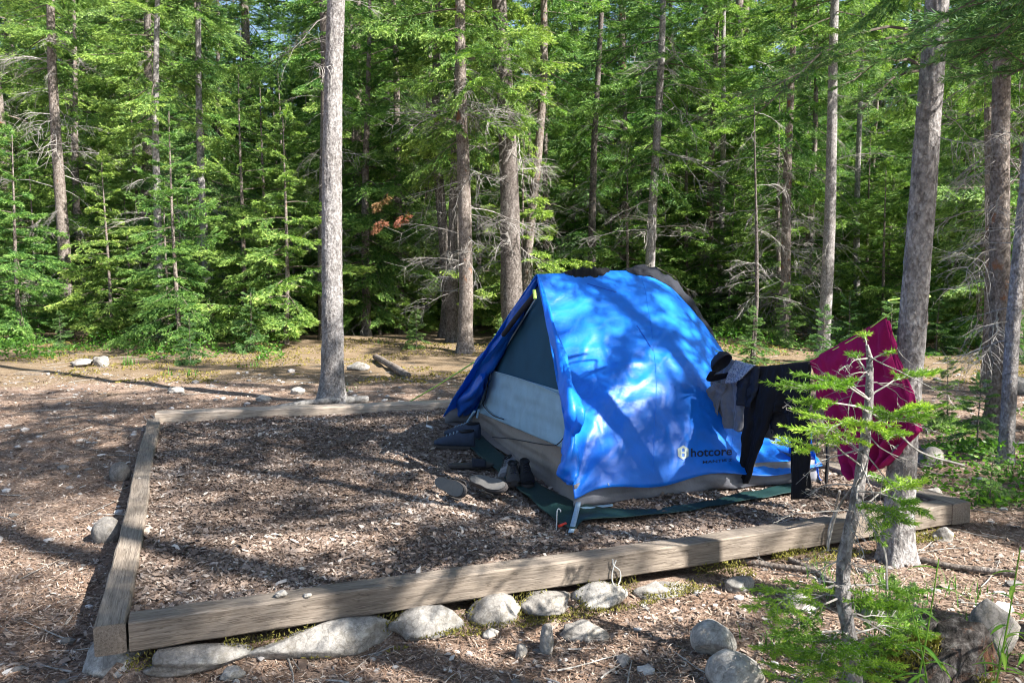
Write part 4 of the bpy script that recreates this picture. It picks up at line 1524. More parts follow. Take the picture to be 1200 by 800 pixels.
def trunk_mesh(H, r0, lean=(0, 0), wob=.03, flare=1.5, sides=20, seed=0, taper=.9, knots=0, n=None):
    P = trunk_path(H, lean, wob, n or max(26, int(H * 5)), seed)
    rad = [max(.008, r0 * (1 - taper * max(0, p.z) / H) * (1 + (flare - 1) * math.exp(-max(0, p.z + .05) / (r0 * 1.3)))) for p in P]
    V = []; sd_ = sides
    off = seed * 7.3
    for i, p in enumerate(P):
        for j in range(sd_):
            a_ = j / sd_ * 2 * PI
            c, s = math.cos(a_), math.sin(a_)
            fl = math.exp(-max(0, p.z + .05) / (r0 * 1.5))
            k = 1 + .07 * noise.noise(Vector((c * 1.5 + off, s * 1.5, p.z * 1.3))) + .05 * noise.noise(Vector((c * 4, s * 4 + off, p.z * 6))) + fl * .3 * math.sin(a_ * 5 + off + .5 * math.sin(a_ * 2)) * (flare - 1)
            if sd_ >= 40:
                q_ = noise.noise(Vector((c * 5 + off, s * 5, p.z * 9))); q2_ = noise.noise(Vector((c * 11, s * 11 + off, p.z * 22)))
                k += .05 * (1 - min(1, abs(q_) * 4)) * -1 + .035 * q2_
            V.append((p.x + c * rad[i] * k, p.y + s * rad[i] * k, p.z))
    mb = MB(); n_ = len(P)
    i = np.arange(n_ - 1)[:, None] * sd_; j = np.arange(sd_)[None]; j2 = (j + 1) % sd_
    mb.add(V, np.stack([i + j, i + j2, i + sd_ + j2, i + sd_ + j], -1).reshape(-1, 4))
    return mb, P, rad


def axis_at(P, z):
    zs = [p.z for p in P]
    return np.array([np.interp(z, zs, [p.x for p in P]), np.interp(z, zs, [p.y for p in P]), z])


def crown_mesh(P, H, z0, R_, seed, dens=1.0, shape=.8, rmin=.25, gap=.18, zmax=None, up=.0, tscale=1.0):
    r = np.random.default_rng(seed); mb = MB()
    z = z0; az = r.random() * 6
    while z < H - .1:
        f = (z - z0) / (H - z0)
        Rr = R_ * (1 - f) ** shape * (1 - .45 * math.exp(-f * 9)) + .1
        Lb = max(.3, Rr * (.4 + .85 * r.random()))
        if r.random() > gap:
            key = min(TEMPL, key=lambda q: abs(q[0] - Lb) + .01 * r.random())
            key = (key[0], int(r.integers(0, 3)))
            tilt = (-.12 + .75 * f + r.normal() * .12 + up) - .15 * (1 - f)
            mb.merge(TEMPL[key], rotm(az, tilt + r.normal() * .12, r.normal() * .3, Lb / key[0], tuple(axis_at(P, z))))
        az += 2.4 + r.normal() * .5
        z += (.062 + .05 * f) / dens * (H / 9) ** .5 * (1.0 if Rr > .8 else 1.1)
    # leader
    mb.merge(TEMPL[(.45, 0)], rotm(0, 1.5, 0, 1, tuple(axis_at(P, H - .3))))
    return mb


def dead_mesh(P, rad, z0, z1, n, L, seed, th=1.0):
    r = np.random.default_rng(seed); mb = MB()
    for _ in range(n):
        z = z0 + (z1 - z0) * r.random(); a_ = r.random() * 2 * PI
        mb.merge(DEADT[int(r.integers(0, 6))], rotm(a_, r.normal() * .25, r.normal() * .5, L * (.4 + .9 * r.random()) * th, tuple(axis_at(P, z))))
    return mb


def make_tree(name, label, loc, H, r0, z0, R_, seed, bark='bark_mid', leaf='needles', dead=0, dz=(1, 4), dl=.8, lean=(0, 0), dens=1.0, group=None,
              wob=.03, flare=1.5, crown=True, gap=.18, shape=.8, cat='tree', sides=16, up=0., tn=None):
    root = empty(name, loc, label, cat, group)
    tm, P, rad = trunk_mesh(H, r0, lean, wob, flare, sides, seed, n=tn)
    tm.build('trunk', M[bark], root, True)
    if crown: crown_mesh(P, H, z0, R_, seed + 1, dens, shape, gap=gap, up=up).build('crown', [M[leaf], M['branch']], root)
    if 0 < dead <= 14 and 'H=9' not in name and group is None and label:
        for q_ in range(dead):
            dead_mesh(P, rad, dz[0], dz[1], 1, dl, seed * 31 + q_).build('dead_branch', M['twig'], root)
    elif dead: dead_mesh(P, rad, dz[0], dz[1], dead, dl, seed + 2).build('dead_branches', M['twig'], root)
    return root


# -- prototypes (made once, the first is moved to its own place)
protos = {}
# kind: (height, z0, R)
SPEC = {
    'young_a': dict(H=3.6, r0=.045, z0=.18, R_=1.35, seed=201, leaf='needles', dens=1.0, gap=.1, shape=.85),
    'young_b': dict(H=5.2, r0=.06, z0=.3, R_=1.55, seed=211, leaf='needles', dens=1.0, gap=.12),
    'young_c': dict(H=2.0, r0=.03, z0=.1, R_=.85, seed=221, leaf='needles_blue', dens=1.1, gap=.1),
    'mid_a': dict(H=9.5, r0=.1, z0=.8, R_=2.2, seed=231, leaf='needles', dens=1.0, dead=24, dz=(.6, 2.6), dl=.9),
    'mid_b': dict(H=10.5, r0=.11, z0=1.5, R_=2.0, seed=241, leaf='needles_blue', dens=1.0, dead=26, dz=(.7, 4), dl=1.0, gap=.25),
    'tall_a': dict(H=15, r0=.15, z0=2.2, R_=2.7, seed=251, leaf='needles', dens=1.05, dead=50, dz=(.8, 6), dl=1.1, gap=.25),
    'tall_b': dict(H=16, r0=.14, z0=3.2, R_=2.6, seed=261, leaf='needles_blue', dens=1.05, dead=60, dz=(1, 7), dl=1.1, gap=.3, bark='bark_dark'),
    'shade': dict(H=14, r0=.15, z0=4.6, R_=2.3, seed=271, leaf='needles', dens=.8, gap=.3, dead=30, dz=(1, 5), dl=.8),
}
KL = {'shade': ('open_spruce', 'tree'), 'young_a': ('young_spruce', 'sapling tree'), 'young_b': ('young_spruce', 'tree'), 'young_c': ('fir_seedling', 'tree'), 'mid_a': ('spruce_tree', 'tree'), 'mid_b': ('fir_tree', 'tree'),
      'tall_a': ('tall_spruce', 'tree'), 'tall_b': ('tall_fir', 'tree')}
GRP = {'shade': ('sparse tall spruce outside the frame to the right whose shadow dapples the pad', 'sparse spruces shading the pad from outside the frame'),
       'young_a': ('bushy young spruce with bright green tips among others at the forest edge', 'young spruces along the forest edge'),
       'young_b': ('young conical spruce filling the understorey behind the first trunks', 'young spruces in the understorey'),
       'young_c': ('low green fir seedling on the mossy forest floor', 'fir seedlings on the forest floor'),
       'mid_a': ('mid height spruce densely branched to near the ground deeper in the forest', 'mid height spruces in the forest'),
       'mid_b': ('mid height fir with grey dead lower twigs deeper in the forest', 'mid height firs in the forest'),
       'tall_a': ('tall spruce rising out of frame in the background forest', 'tall spruces of the background'),
       'tall_b': ('tall dark barked fir rising out of frame in the background forest', 'tall firs of the background')}


def place(kind, x, y, s=1.0, label=None, rz=None, lean=None):
    if kind not in protos:
        nm = KL[kind][0]
        o = make_tree(nm, '', (0, 0, 0), **SPEC[kind]); o['category'] = 'tree'
        protos[kind] = o
    else:
        o = copy_tree(protos[kind])
    o.location = (x, y, gz(x, y)); o.scale = (s, s, s)
    o.rotation_euler = (random.uniform(-.02, .02), random.uniform(-.02, .02), random.random() * 6.28 if rz is None else rz)
    if lean: o.rotation_euler[0] = lean[0]; o.rotation_euler[1] = lean[1]
    if label: 
        o['label'] = label
        if 'group' in o: del o['group']
    else:
        o['label'] = GRP[kind][0]; o['group'] = GRP[kind][1]
    return o


# ---- individually recognisable trunks
def trunk_at(px, py, px_top, width, label, name='pine_tree', H=14, z0=6, bark='bark_grey', seed=1, R_=1.6, leaf='needles', dead=20, dz=(1.5, 6), dl=.8, depth=None, py_top=0, wob=.03, **kw):
    b = atg(px, py) if depth is None else atd(px, py, depth)
    if depth is not None: b.z = gz(b.x, b.y)
    d = b.y
    t = atd(px_top, py_top, d)
    lean = ((t.x - b.x) / (t.z - b.z), kw.pop('leany', 0.0))
    r0 = width / F * d / 2
    kw.setdefault('dens', .8)
    return make_tree(name, label, tuple(b), H, r0, z0, R_, seed, bark, leaf, dead, dz, dl, lean, wob=wob, **kw)


pine = trunk_at(389, 474, 395, 26, 'mature grey pine trunk standing alone behind the rear timber, left of the tent', H=15, z0=7.2, seed=301, R_=1.9, dead=8, dz=(3.0, 4.6), dl=.7, flare=1.75, sides=72, tn=420)
big = trunk_at(1050, 655, 1096, 34, 'big grey trunk in the right foreground holding the clothesline', H=10.5, z0=4.6, seed=302, R_=2.6, dead=12, dz=(2.2, 4), dl=.45, flare=1.7, sides=72, tn=420, wob=.012, leaf='needles_blue', dens=.7)
trunk_at(78, 396, 60, 15, 'leaning brownish trunk near the left edge of the picture', name='bare_spruce', seed=303, z0=5.5, dead=60, dz=(.8, 6), dl=1.1, bark='bark_mid')
trunk_at(185, 395, 184, 10, 'thin pale trunk above the young spruce, left of the thicker grey one', name='bare_spruce', seed=304, z0=4.5, dead=30, dz=(1.5, 6), dl=.8)
trunk_at(243, 392, 231, 10, 'slim grey trunk rising behind the bright young spruces at left', name='bare_spruce', seed=305, z0=5.5, dead=14, dz=(1.5, 5), dl=.8)
trunk_at(172, 380, 172, 15, 'thicker shaded grey trunk at upper left behind the thin pale one', name='bare_spruce', seed=306, z0=6, dead=20, dz=(2.5, 6), bark='bark_dark')
trunk_at(381, 398, 378, 14, 'dark trunk half hidden behind the mature pine', name='bare_spruce', seed=307, z0=5, dead=30, dz=(1, 5), bark='bark_dark')
trunk_at(522, 396, 512, 14, 'knotty dark trunk left of the paired trunks behind the tent', name='bare_spruce', seed=308, z0=3.6, dead=36, dz=(.7, 5), bark='bark_dark', wob=.08)
trunk_at(545, 413, 541, 18, 'front one of the paired grey trunks left of the tent peak', name='bare_spruce', seed=309, z0=3.8, dead=50, dz=(1, 5), dl=1.2, bark='bark_mid')
trunk_at(531, 400, 537, 15, 'rear one of the paired trunks left of the tent peak', name='bare_spruce', seed=310, z0=3.6, dead=30, dz=(1, 5), dl=1.2, bark='bark_dark')
trunk_at(603, 405, 586, 27, 'thick dark trunk rising just left of the tent peak', name='bare_spruce', seed=311, z0=4.2, dead=44, dz=(1.5, 5.5), dl=1.1, bark='bark_dark')
trunk_at(618, 402, 636, 13, 'slender trunk leaning right directly behind the tent peak', name='bare_spruce', seed=312, z0=4.4, dead=26, dz=(1.5, 5.5), bark='bark_mid', wob=.08)
trunk_at(760, 398, 776, 12, 'slim trunk rising behind the middle of the tent ridge', name='bare_spruce', seed=313, z0=3.4, dead=44, dz=(1.2, 6), dl=1.3, bark='bark_grey')
trunk_at(882, 425, 889, 6, 'very thin crooked dark stem right of the tent', name='dead_sapling', H=4.2, z0=9, seed=314, crown=False, dead=24, dz=(1, 4), dl=.6, bark='bark_dark', wob=.05)
trunk_at(919, 402, 930, 13, 'short looking brown trunk between the thin dark stem and the straight one', name='bare_spruce', seed=315, z0=3.0, dead=50, dz=(.8, 3.5), dl=1.2, bark='bark_mid', H=11)
trunk_at(965, 412, 980, 15, 'straight slender trunk with reddish left side between tent and towel', name='bare_spruce', seed=316, z0=5.5, dead=14, dz=(2, 6), dl=.8, bark='bark_grey')
trunk_at(1168, 500, 1180, 24, 'thick dark trunk at the right edge, behind the leaning one', name='bare_spruce', seed=317, z0=3.6, dead=30, dz=(1, 3.6), dl=.9, bark='bark_mid', leaf='needles_blue', sides=30)
trunk_at(1178, 542, 1225, 17, 'leaning grey trunk in front of the thick one at the right edge', name='bare_spruce', seed=318, z0=4.2, dead=14, dz=(.9, 3), dl=.6, bark='bark_grey', sides=30, H=9)
trunk_at(1156, 450, 1160, 12, 'reddish narrow trunk just left of the thick dark one at the right edge', name='bare_spruce', seed=319, z0=3.6, dead=20, dz=(1, 4), bark='bark_mid')
trunk_at(1003, 392, 1010, 8, 'thin pale distant trunk between the straight one and the big right trunk', name='bare_spruce', seed=320, z0=6, dead=14, dz=(2, 6))
trunk_at(690, 392, 704, 10, 'distant dark trunk above the tent, between peak and ridge middle', name='bare_spruce', seed=321, z0=4, dead=68, dz=(1, 5), bark='bark_dark')
trunk_at(842, 390, 850, 8, 'distant pale trunk right of the tent ridge end', name='bare_spruce', seed=322, z0=4, dead=40, dz=(1, 5))

# reddish scars in the bark of the mature pine
def scar(tree, cx0, cy0, hw, hh, name='bark_scar'):
    me = tree.children[0].data
    T_ = BVHTree.FromPolygons([tree.location + v.co for v in me.vertices], [list(p.vertices) for p in me.polygons])
    V = []; nr_, nc_ = 16, 9
    for i_ in range(nr_):
        t = i_ / (nr_ - 1); w_ = hw * math.sin(PI * min(.97, max(.03, t))) ** .6 * (1 + .4 * noise.noise(Vector((t * 4, cx0, 1))))
        for j_ in range(nc_):
            s_ = j_ / (nc_ - 1) * 2 - 1
            loc, nn, _i, _d = T_.ray_cast(camp, ray(cx0 + w_ * s_, cy0 - hh + 2 * hh * t).normalized())
            if loc is None: return
            V.append(tuple(loc + nn * .005 * (1 if abs(s_) < .9 and 0 < i_ < nr_ - 1 else -.6) - tree.location))
    mb = MB(); mb.add(V, grid_faces(nr_, nc_)); mb.build(name, M['moist_wood'], tree, True)
bpy.context.view_layer.update()
scar(pine, 393, 285, 4.5, 38); scar(pine, 390, 440, 7, 9)
scar(big, 1068, 262, 5, 4); scar(big, 1086, 310, 3.5, 50)

# ---- young spruces that are easy to point at
def pl(kind, px, py, s, label, **kw):
    p = atg(px, py); return place(kind, p.x, p.y, s, label, **kw)
pl('young_b', 210, 408, .8, 'bright layered young spruce standing at the left forest edge')
pl('young_a', 335, 404, 1.15, 'full young spruce just left of the mature pine')
pl('young_b', 285, 397, 1.0, 'taller young spruce behind the two at the left forest edge')
pl('young_a', 130, 398, 1.0, 'young spruce beside the leaning left trunk')
pl('young_a', 445, 392, 1.0, 'young spruce between the mature pine and the knotty trunk')
pl('young_a', 855, 392, .9, 'bright young spruce seen right behind the rear slope of the tent')
pl('young_a', 715, 388, 1.1, 'young spruce behind the middle of the tent ridge')
pl('young_a', 1110, 398, 1.1, 'dense young spruce between the two foreground trunks at right')
pl('young_a', 1040, 392, 1.0, 'young spruce behind the big clothesline trunk')
pl('young_a', 25, 400, 1.1, 'young spruce at the far left edge of the forest')
pl('young_c', 1145, 530, .3, 'tiny bright fir seedling at the foot of the right edge trunks')
pl('young_c', 1110, 505, .32, 'tiny darker fir seedling just behind the clothesline trunk')

pl('young_c', 1068, 782, .16, 'tiny fir seedling growing low between the sapling and the rotten stump')
pl('young_c', 1038, 760, .15, 'tiny fir seedling touching the foot of the crooked sapling')
pl('young_c', 1160, 590, .17, 'tiny bright fir seedling just right of the pad corner')
# ---- background forest
def free(x, y, pts, dmin):
    return all((x - a) ** 2 + (y - b) ** 2 > dmin * dmin for a, b in pts)


used = []
for (kind, cnt, y0, y1, dmin, s0, s1) in (('young_a', 24, 15.5, 26, 1.7, .8, 1.2), ('young_b', 26, 15.5, 30, 1.9, .8, 1.2), ('mid_a', 34, 17, 38, 1.9, .8, 1.15),
                                          ('mid_b', 26, 16.5, 36, 2.0, .8, 1.15), ('tall_a', 40, 19, 46, 2.0, .8, 1.2), ('tall_b', 32, 18, 46, 2.0, .8, 1.15)):
    c = 0
    for _ in range(4000):
        y = y0 + (y1 - y0) * random.random() ** 1.2; x = (random.random() * 2 - 1) * (y * .68 + 1.5)
        if free(x, y, used, dmin):
            used.append((x, y)); place(kind, x, y, random.uniform(s0, s1)); c += 1
            if c >= cnt: break
for k in range(70):
    y = random.uniform(26, 52); x = (random.random() * 2 - 1) * (y * .68 + 1.5)
    place(random.choice(['tall_a', 'tall_b', 'tall_a', 'mid_a']), x, y, random.uniform(1.15, 1.6))
for px_, y_, k_, s_ in ((425, 21, 'tall_a', 1.0), (455, 26, 'tall_b', 1.25), (470, 19, 'mid_b', 1.1), (440, 33, 'tall_a', 1.5), (495, 30, 'tall_a', 1.3), (410, 38, 'tall_b', 1.6), (860, 27, 'tall_a', 1.4), (935, 31, 'tall_b', 1.5), (300, 30, 'tall_a', 1.5)):
    place(k_, (px_ - 600) / F * y_, y_, s_)
for k, (px_, y_) in enumerate((px_q, y_q + 4.2 if px_q < 1100 else y_q + 1.5) for px_q, y_q in ((20, 15.2), (95, 16), (165, 17), (240, 15.8), (330, 16.5), (420, 17.5), (465, 16.2), (500, 18.5), (560, 17), (640, 16.2), (670, 18), (730, 16.6), (800, 17.2), (830, 15.6), (905, 17), (945, 15.8), (1000, 17), (1120, 16), (1150, 14), (1190, 13))):
    place(('young_b', 'mid_a', 'young_b', 'mid_b')[k % 4], (px_ - 600) / F * y_, y_, .95 + .3 * (k % 3) / 2)
# fir seedlings dotted on the floor
for k in range(16):
    y = random.uniform(12.8, 16); x = (random.random() * 2 - 1) * y * .66
    place('young_c', x, y, random.uniform(.25, .6))

# ---- shade trees right of and behind the camera (their shadows dapple the pad)
shade = [(6.2, -.3, 1.25), (6.6, 2.6, 1.0), (4.7, -1.6, .9), (10.5, 2.4, 1.1), (7.4, 6.0, 1.0), (3.0, -4.2, 1.0), (11.5, -4, 1.1), (12.5, 6, 1.1)]
for x, y, sc_ in shade:
    place('shade', x, y, sc_)

# ---- orange dead spray hanging behind the mature pine
b_ = atd(455, 232, 13.5)
for (px, py, sc) in ((455, 225, .38), (480, 245, .34), (452, 255, .3)):
    q = atd(px, py, 13.4)
    mb = MB()
    mb.merge(spray(sc, int(px), .5, 1.3, (.05, .01)), rotm(2.5, -.4, 0, 1, (0, 0, 0)))
    o = mb.build('dead_foliage', [M['needles_dead'], M['branch']]); o.location = q
    tag(o, 'rusty orange clump of dead needles ' + {455: 'highest of three right of the mature pine', 480: 'rightmost of three right of the mature pine', 452: 'lowest of three right of the mature pine'}[px], 'dead foliage')

# ---- brush pile / dead shrub behind the towel
p = atg(1000, 402)
root = empty('dead_shrub', (p.x, p.y, p.z), 'tangle of bare grey branches at the forest edge above the towel', 'dead shrub')
mb = MB(); r = np.random.default_rng(5)
for k in range(46):
    mb.merge(DEADT[k % 6], rotm(r.random() * 6.3, .3 + .7 * r.random(), r.normal(), .55 + .7 * r.random(), (r.normal() * .55, r.normal() * .4, .05)))
mb.build('branches', M['twig'], root)

# fallen log in the left middle distance
mb = MB()
tube(mb, smooth_path([atg(440, 418, .06), atg(458, 428, .06), atg(478, 440, .04)], 6), [.05] * 12 + [.045], 10, bump=.2)
tag(mb.build('fallen_log', M['bark_mid'], smooth=True), 'short fallen dark log on the ground between the mature pine and the tent', 'log')
mb = MB()
tube(mb, smooth_path([atg(430, 468, .03), atg(380, 470, .06), atg(335, 476, .05), atg(285, 484, .03)], 6), np.linspace(.045, .02, 19), 8, bump=.3)
tag(mb.build('root', M['twig'], smooth=True), 'pale exposed root running left from the foot of the mature pine', 'root')
for k, pts in enumerate([[(925, 655), (960, 672), (985, 692), (1000, 720)], [(860, 655), (905, 662), (950, 668)], [(1060, 650), (1110, 662), (1190, 672)]]):
    mb = MB(); tube(mb, smooth_path([atg(x, y, .02) for x, y in pts], 6), .016, 8, bump=.3)
    tag(mb.build('root', M['bark_mid'], smooth=True), ['dark root dipping from the beam towards the sapling', 'thin root half buried below the right end of the beam', 'thin root crossing the path right of the clothesline trunk'][k], 'root')

# ---- undergrowth (leafy herbs, moss, grass) : stuff
def leaf_cloud(px0, px1, y0, y1, n, hmax, seed, size=.05):
    r = np.random.default_rng(seed); mb = MB()
    Y = y0 + (y1 - y0) * r.random(n); X = ((px0 + (px1 - px0) * r.random(n)) - 600) / F * Y
    cl = vnoise(X * 1.3, Y * 1.3, seed)
    k = cl > .42; X, Y, cl = X[k], Y[k], cl[k]
    H_ = hmax * (cl - .38) * 2 * r.random(len(X)) ** .8
    B = np.stack([X, Y, ground_z(X, Y) + H_], -1)
    D = r.normal(size=(len(X), 3)); D[:, 2] = np.abs(D[:, 2]) * .35; D /= np.linalg.norm(D, axis=1)[:, None]
    diamonds(mb, B, D, size * (.6 + .8 * r.random(len(X))), size * .5, np.clip(r.normal(.5, .25, len(X)), 0, 1), r)
    return mb


tag(leaf_cloud(-60, 330, 13, 17, 8000, .33, 5, .06).build('undergrowth', M['herb']), 'leafy green undergrowth along the left forest edge', 'undergrowth', kind='stuff')
tag(leaf_cloud(640, 1260, 14, 18, 9000, .35, 6, .06).build('undergrowth', M['herb']), 'leafy green undergrowth along the right forest edge', 'undergrowth', kind='stuff')
tag(leaf_cloud(-60, 1260, 10.5, 16, 30000, .05, 7, .04).build('moss_cover', M['moss']), 'ochre green moss patches on the forest floor', 'moss', kind='stuff')
tag(leaf_cloud(1090, 1260, 5.0, 8.6, 3000, .16, 9, .045).build('undergrowth', M['herb']), 'bright leafy undergrowth around the trunks at the right edge', 'undergrowth', kind='stuff')


def grass_tuft(mb, p, n, h, r, spread=.06, w=.005):
    for _ in range(n):
        a_ = r.random() * 6.3; b = Vector((p[0] + r.normal() * spread * .4, p[1] + r.normal() * spread * .4, p[2]))
        hh = h * (.5 + .7 * r.random()); o_ = Vector((math.cos(a_), math.sin(a_), 0)) * hh * (.2 + .6 * r.random())
        side_ = Vector((-math.sin(a_), math.cos(a_), 0)) * w
        V = []
        for k in range(5):
            t = k / 4; c = b + o_ * t * t + Vector((0, 0, hh * (t - .25 * t * t)))
            V += [tuple(c - side_ * (1 - t * .95)), tuple(c + side_ * (1 - t * .95))]
        mb.add(V, grid_faces(5, 2), np.clip(np.repeat(r.random() * .5 + np.linspace(0, .5, 5), 2), 0, 1))


mb = MB(); r = np.random.default_rng(77)
for (px, py, n, h) in ((60, 420, 30, .2), (150, 428, 40, .2), (220, 440, 30, .15), (300, 430, 30, .15), (445, 402, 20, .15), (408, 458, 14, .12), (1010, 700, 60, .16), (1060, 720, 70, .2), (950, 770, 60, .12),
                       (1040, 770, 80, .2), (1150, 760, 40, .2), (1130, 700, 20, .12), (980, 690, 40, .14), (1080, 690, 40, .12), (1185, 560, 30, .15), (1140, 585, 20, .1), (1090, 780, 60, .2)):
    p = atg(px, py)
    for _ in range(3):
        grass_tuft(mb, (p.x + r.normal() * .08, p.y + r.normal() * .08, gz(p.x, p.y)), n // 3, h, r, .12, .003 if p.y < 4 else .006)
tag(mb.build('grass', M['herb']), 'thin tufts of green grass at the forest edge and around the sapling', 'grass', kind='stuff')

# moss strip along the base of the front timber
mb = MB(); r = np.random.default_rng(78)
n = 11000
s = r.random(n) * 4.3 + .1; off_ = -.005 - r.random(n) ** 1.5 * .16
B = np.array([tuple(FL)]) + np.outer(s, [dirF.x, dirF.y, 0]) + np.outer(off_, [-dirF.y, dirF.x, 0])
k = vnoise(s * 6, off_ * 12, 4) > .45; B = B[k]; n = len(B)
B[:, 2] = ground_z(B[:, 0], B[:, 1]) + .02 + np.clip(.05 + off_[k] * .5, 0, .06) * r.random(n)
D = r.normal(size=(n, 3)); D[:, 2] = np.abs(D[:, 2]) + .3; D /= np.linalg.norm(D, axis=1)[:, None]
diamonds(mb, B, D, .018, .006, r.random(n), r)
tag(mb.build('moss_cover', M['moss']), 'green and ochre moss growing along the foot of the front timber', 'moss', kind='stuff')

# ------------------------------------------------------------------ foreground sapling
sd0 = 3.15
sap_pts = [(1003, 812, 3.0), (998, 760, 3.02), (988, 700, 3.05), (990, 650, 3.08), (1003, 590, 3.12), (1012, 530, 3.15), (1018, 470, 3.17), (1019, 425, 3.18), (1016, 404, 3.18)]
SP = [atd(*q) for q in sap_pts]; SP[0].z = gz(SP[0].x, SP[0].y) - .03
base = Vector((SP[0].x, SP[0].y, gz(SP[0].x, SP[0].y)))
sap = empty('fir_sapling', tuple(base), 'thin crooked fir sapling in front of the maroon towel with bright green tips', 'tree')
def sb(mb, name, mats, smooth=False):
    mb.pack(); mb.v[0] = mb.v[0] - np.array(base, np.float32)
    return mb.build(name, mats, sap, smooth)
path = smooth_path(SP, 8)
mb = MB(); tube(mb, path, np.interp(np.linspace(0, 1, len(path)), [0, .1, .5, .9, 1], [.036, .028, .024, .012, .006]), 12, bump=.22, seed=3)
sb(mb, 'trunk', M['bark_grey'], True)


def fine_tuft(mb, wood, a, b, seed, n2=9, l2=.45, needle=(.02, .0026), tint=.5, bare=.45, rad=.004, per=4, droop=0.):
    """a small branch from a to b with needles on its outer part, fine needles"""
    r = np.random.default_rng(seed)
    a = np.array(tuple(a)); b = np.array(tuple(b)); L = np.linalg.norm(b - a)
    t = np.linspace(0, 1, 8)
    ax = a + np.outer(t, b - a); ax[:, 2] += .10 * L * np.sin(PI * t) * (1 if droop == 0 else droop); ax[1:-1] += r.normal(size=(6, 3)) * .012 * L
    tube(wood, ax, np.linspace(rad, rad * .35, 8), 5, cap=False)
    d = (b - a) / L; sdv = np.cross(d, [0, 0, 1]); sdv /= np.linalg.norm(sdv) + 1e-9
    P0, P1, tin = [], [], []
    for i_ in range(3, 7):
        P0.append(ax[i_]); P1.append(ax[i_ + 1]); tin.append(tint)
    for k in range(n2):
        tt = bare + (1 - bare) * (k + r.random()) / n2
        base_ = np.array([np.interp(tt, t, ax[:, q]) for q in range(3)])
        s_ = 1 if k % 2 else -1
        dd = d * (.7 + .3 * r.random()) + sdv * s_ * (.6 + .3 * r.random()) + np.array([0, 0, r.normal() * .18])
        l = L * l2 * (1.15 - tt * .7) * (.7 + .5 * r.random()); tip = base_ + dd * l
        P0.append(base_); P1.append(tip); tin.append(tint + .1)
        tube(wood, [base_, (base_ + tip) / 2, tip], [rad * .4, rad * .3, rad * .2], 3, cap=False)
        for q in range(3):
            t3 = .3 + .6 * r.random(); b3 = base_ + dd * l * t3; e3 = b3 + (dd + sdv * r.choice([-1, 1]) * .8 + r.normal(size=3) * .15) * l * .4
            P0.append(b3); P1.append(e3); tin.append(tint + .15)
    twig_needles(mb, np.array(P0), np.array(P1), .0048, needle[0], needle[1], r, np.array(tin), spread=.6, per=per, tipb=.25)


lv = MB(); wd = MB()
# (start on trunk index along pixel), (tip px,py), depth offset, n2
BR = [((1018, 440), (998, 414), .12, 4, .3), ((1018, 425), (1045, 412), -.05, 4, .3), ((1017, 410), (1012, 392), .05, 4, .3), ((1018, 468), (945, 458), -.25, 10, .34),
      ((1017, 482), (940, 482), -.1, 10, .34), ((1015, 500), (968, 510), -.35, 9, .4), ((1018, 468), (972, 448), -.1, 7, .34), ((1016, 470), (1086, 437), .1, 8, .28),
      ((1014, 505), (1084, 480), -.15, 10, .34), ((1014, 510), (1054, 492), -.35, 9, .36), ((1014, 505), (1046, 512), -.2, 8, .36), ((1008, 545), (930, 530), -.3, 5, .26),
      ((1006, 575), (1078, 600), -.15, 9, .34), ((1004, 590), (1050, 612), -.3, 9, .36), ((1000, 600), (1070, 568), .1, 8, .34), ((1008, 560), (1036, 565), .1, 7, .36), ((1004, 590), (1030, 632), -.1, 7, .36),
      ((990, 690), (900, 716), -.25, 11, .34), ((990, 700), (925, 742), -.1, 11, .38), ((992, 710), (1040, 716), -.3, 10, .38),
      ((995, 740), (905, 762), -.05, 11, .36), ((995, 740), (960, 780), -.35, 10, .38), ((997, 750), (1055, 758), -.2, 11, .4),
      ((998, 770), (928, 800), -.2, 10, .38), ((991, 690), (1060, 696), .15, 9, .36), ((996, 745), (1080, 742), .05, 11, .4), ((998, 770), (985, 800), -.45, 9, .4), ((998, 760), (1030, 790), -.3, 9, .4)]
for k, ((x0, y0), (x1, y1), dz_, n2, l2) in enumerate(BR):
    dep = np.interp(y0, [404, 812], [3.18, 3.0])
    fine_tuft(lv, wd, atd(x0, y0, dep), atd(x1, y1, dep + dz_), 500 + k, n2, l2, needle=(.02, .003), tint=.12 + .34 * (k % 3) * .6, bare=.5 if y0 < 640 else .36, per=4, rad=.0045)
# extra bare crooked twigs
r = np.random.default_rng(9)
for k in range(34):
    y0 = r.uniform(415, 720); q = atd(float(np.interp(y0, [404, 470, 530, 590, 650, 700, 760], [1017, 1018, 1012, 1003, 990, 988, 998])), y0, float(np.interp(y0, [404, 812], [3.18, 3.0])))
    wd.merge(dead_spray(.22 * (.5 + r.random()), 900 + k, .3 + .5 * r.random(), 5, .0035), rotm(r.random() * 6.3, r.normal() * .4, r.normal(), 1, tuple(q)))
for pts in ([(1014, 478, 3.17), (1050, 505, 3.1), (1080, 530, 3.0), (1130, 545, 3.05)], [(1003, 590, 3.12), (1035, 640, 3.05), (1040, 690, 3.0)], [(1008, 560, 3.1), (985, 590, 3.2), (975, 620, 3.25), (970, 645, 3.25)]):
    tube(wd, smooth_path([atd(*q) for q in pts], 6), .0045, 5, bump=.3)
sb(lv, 'foliage', M['needles_bright']); sb(wd, 'branches', M['twig'])

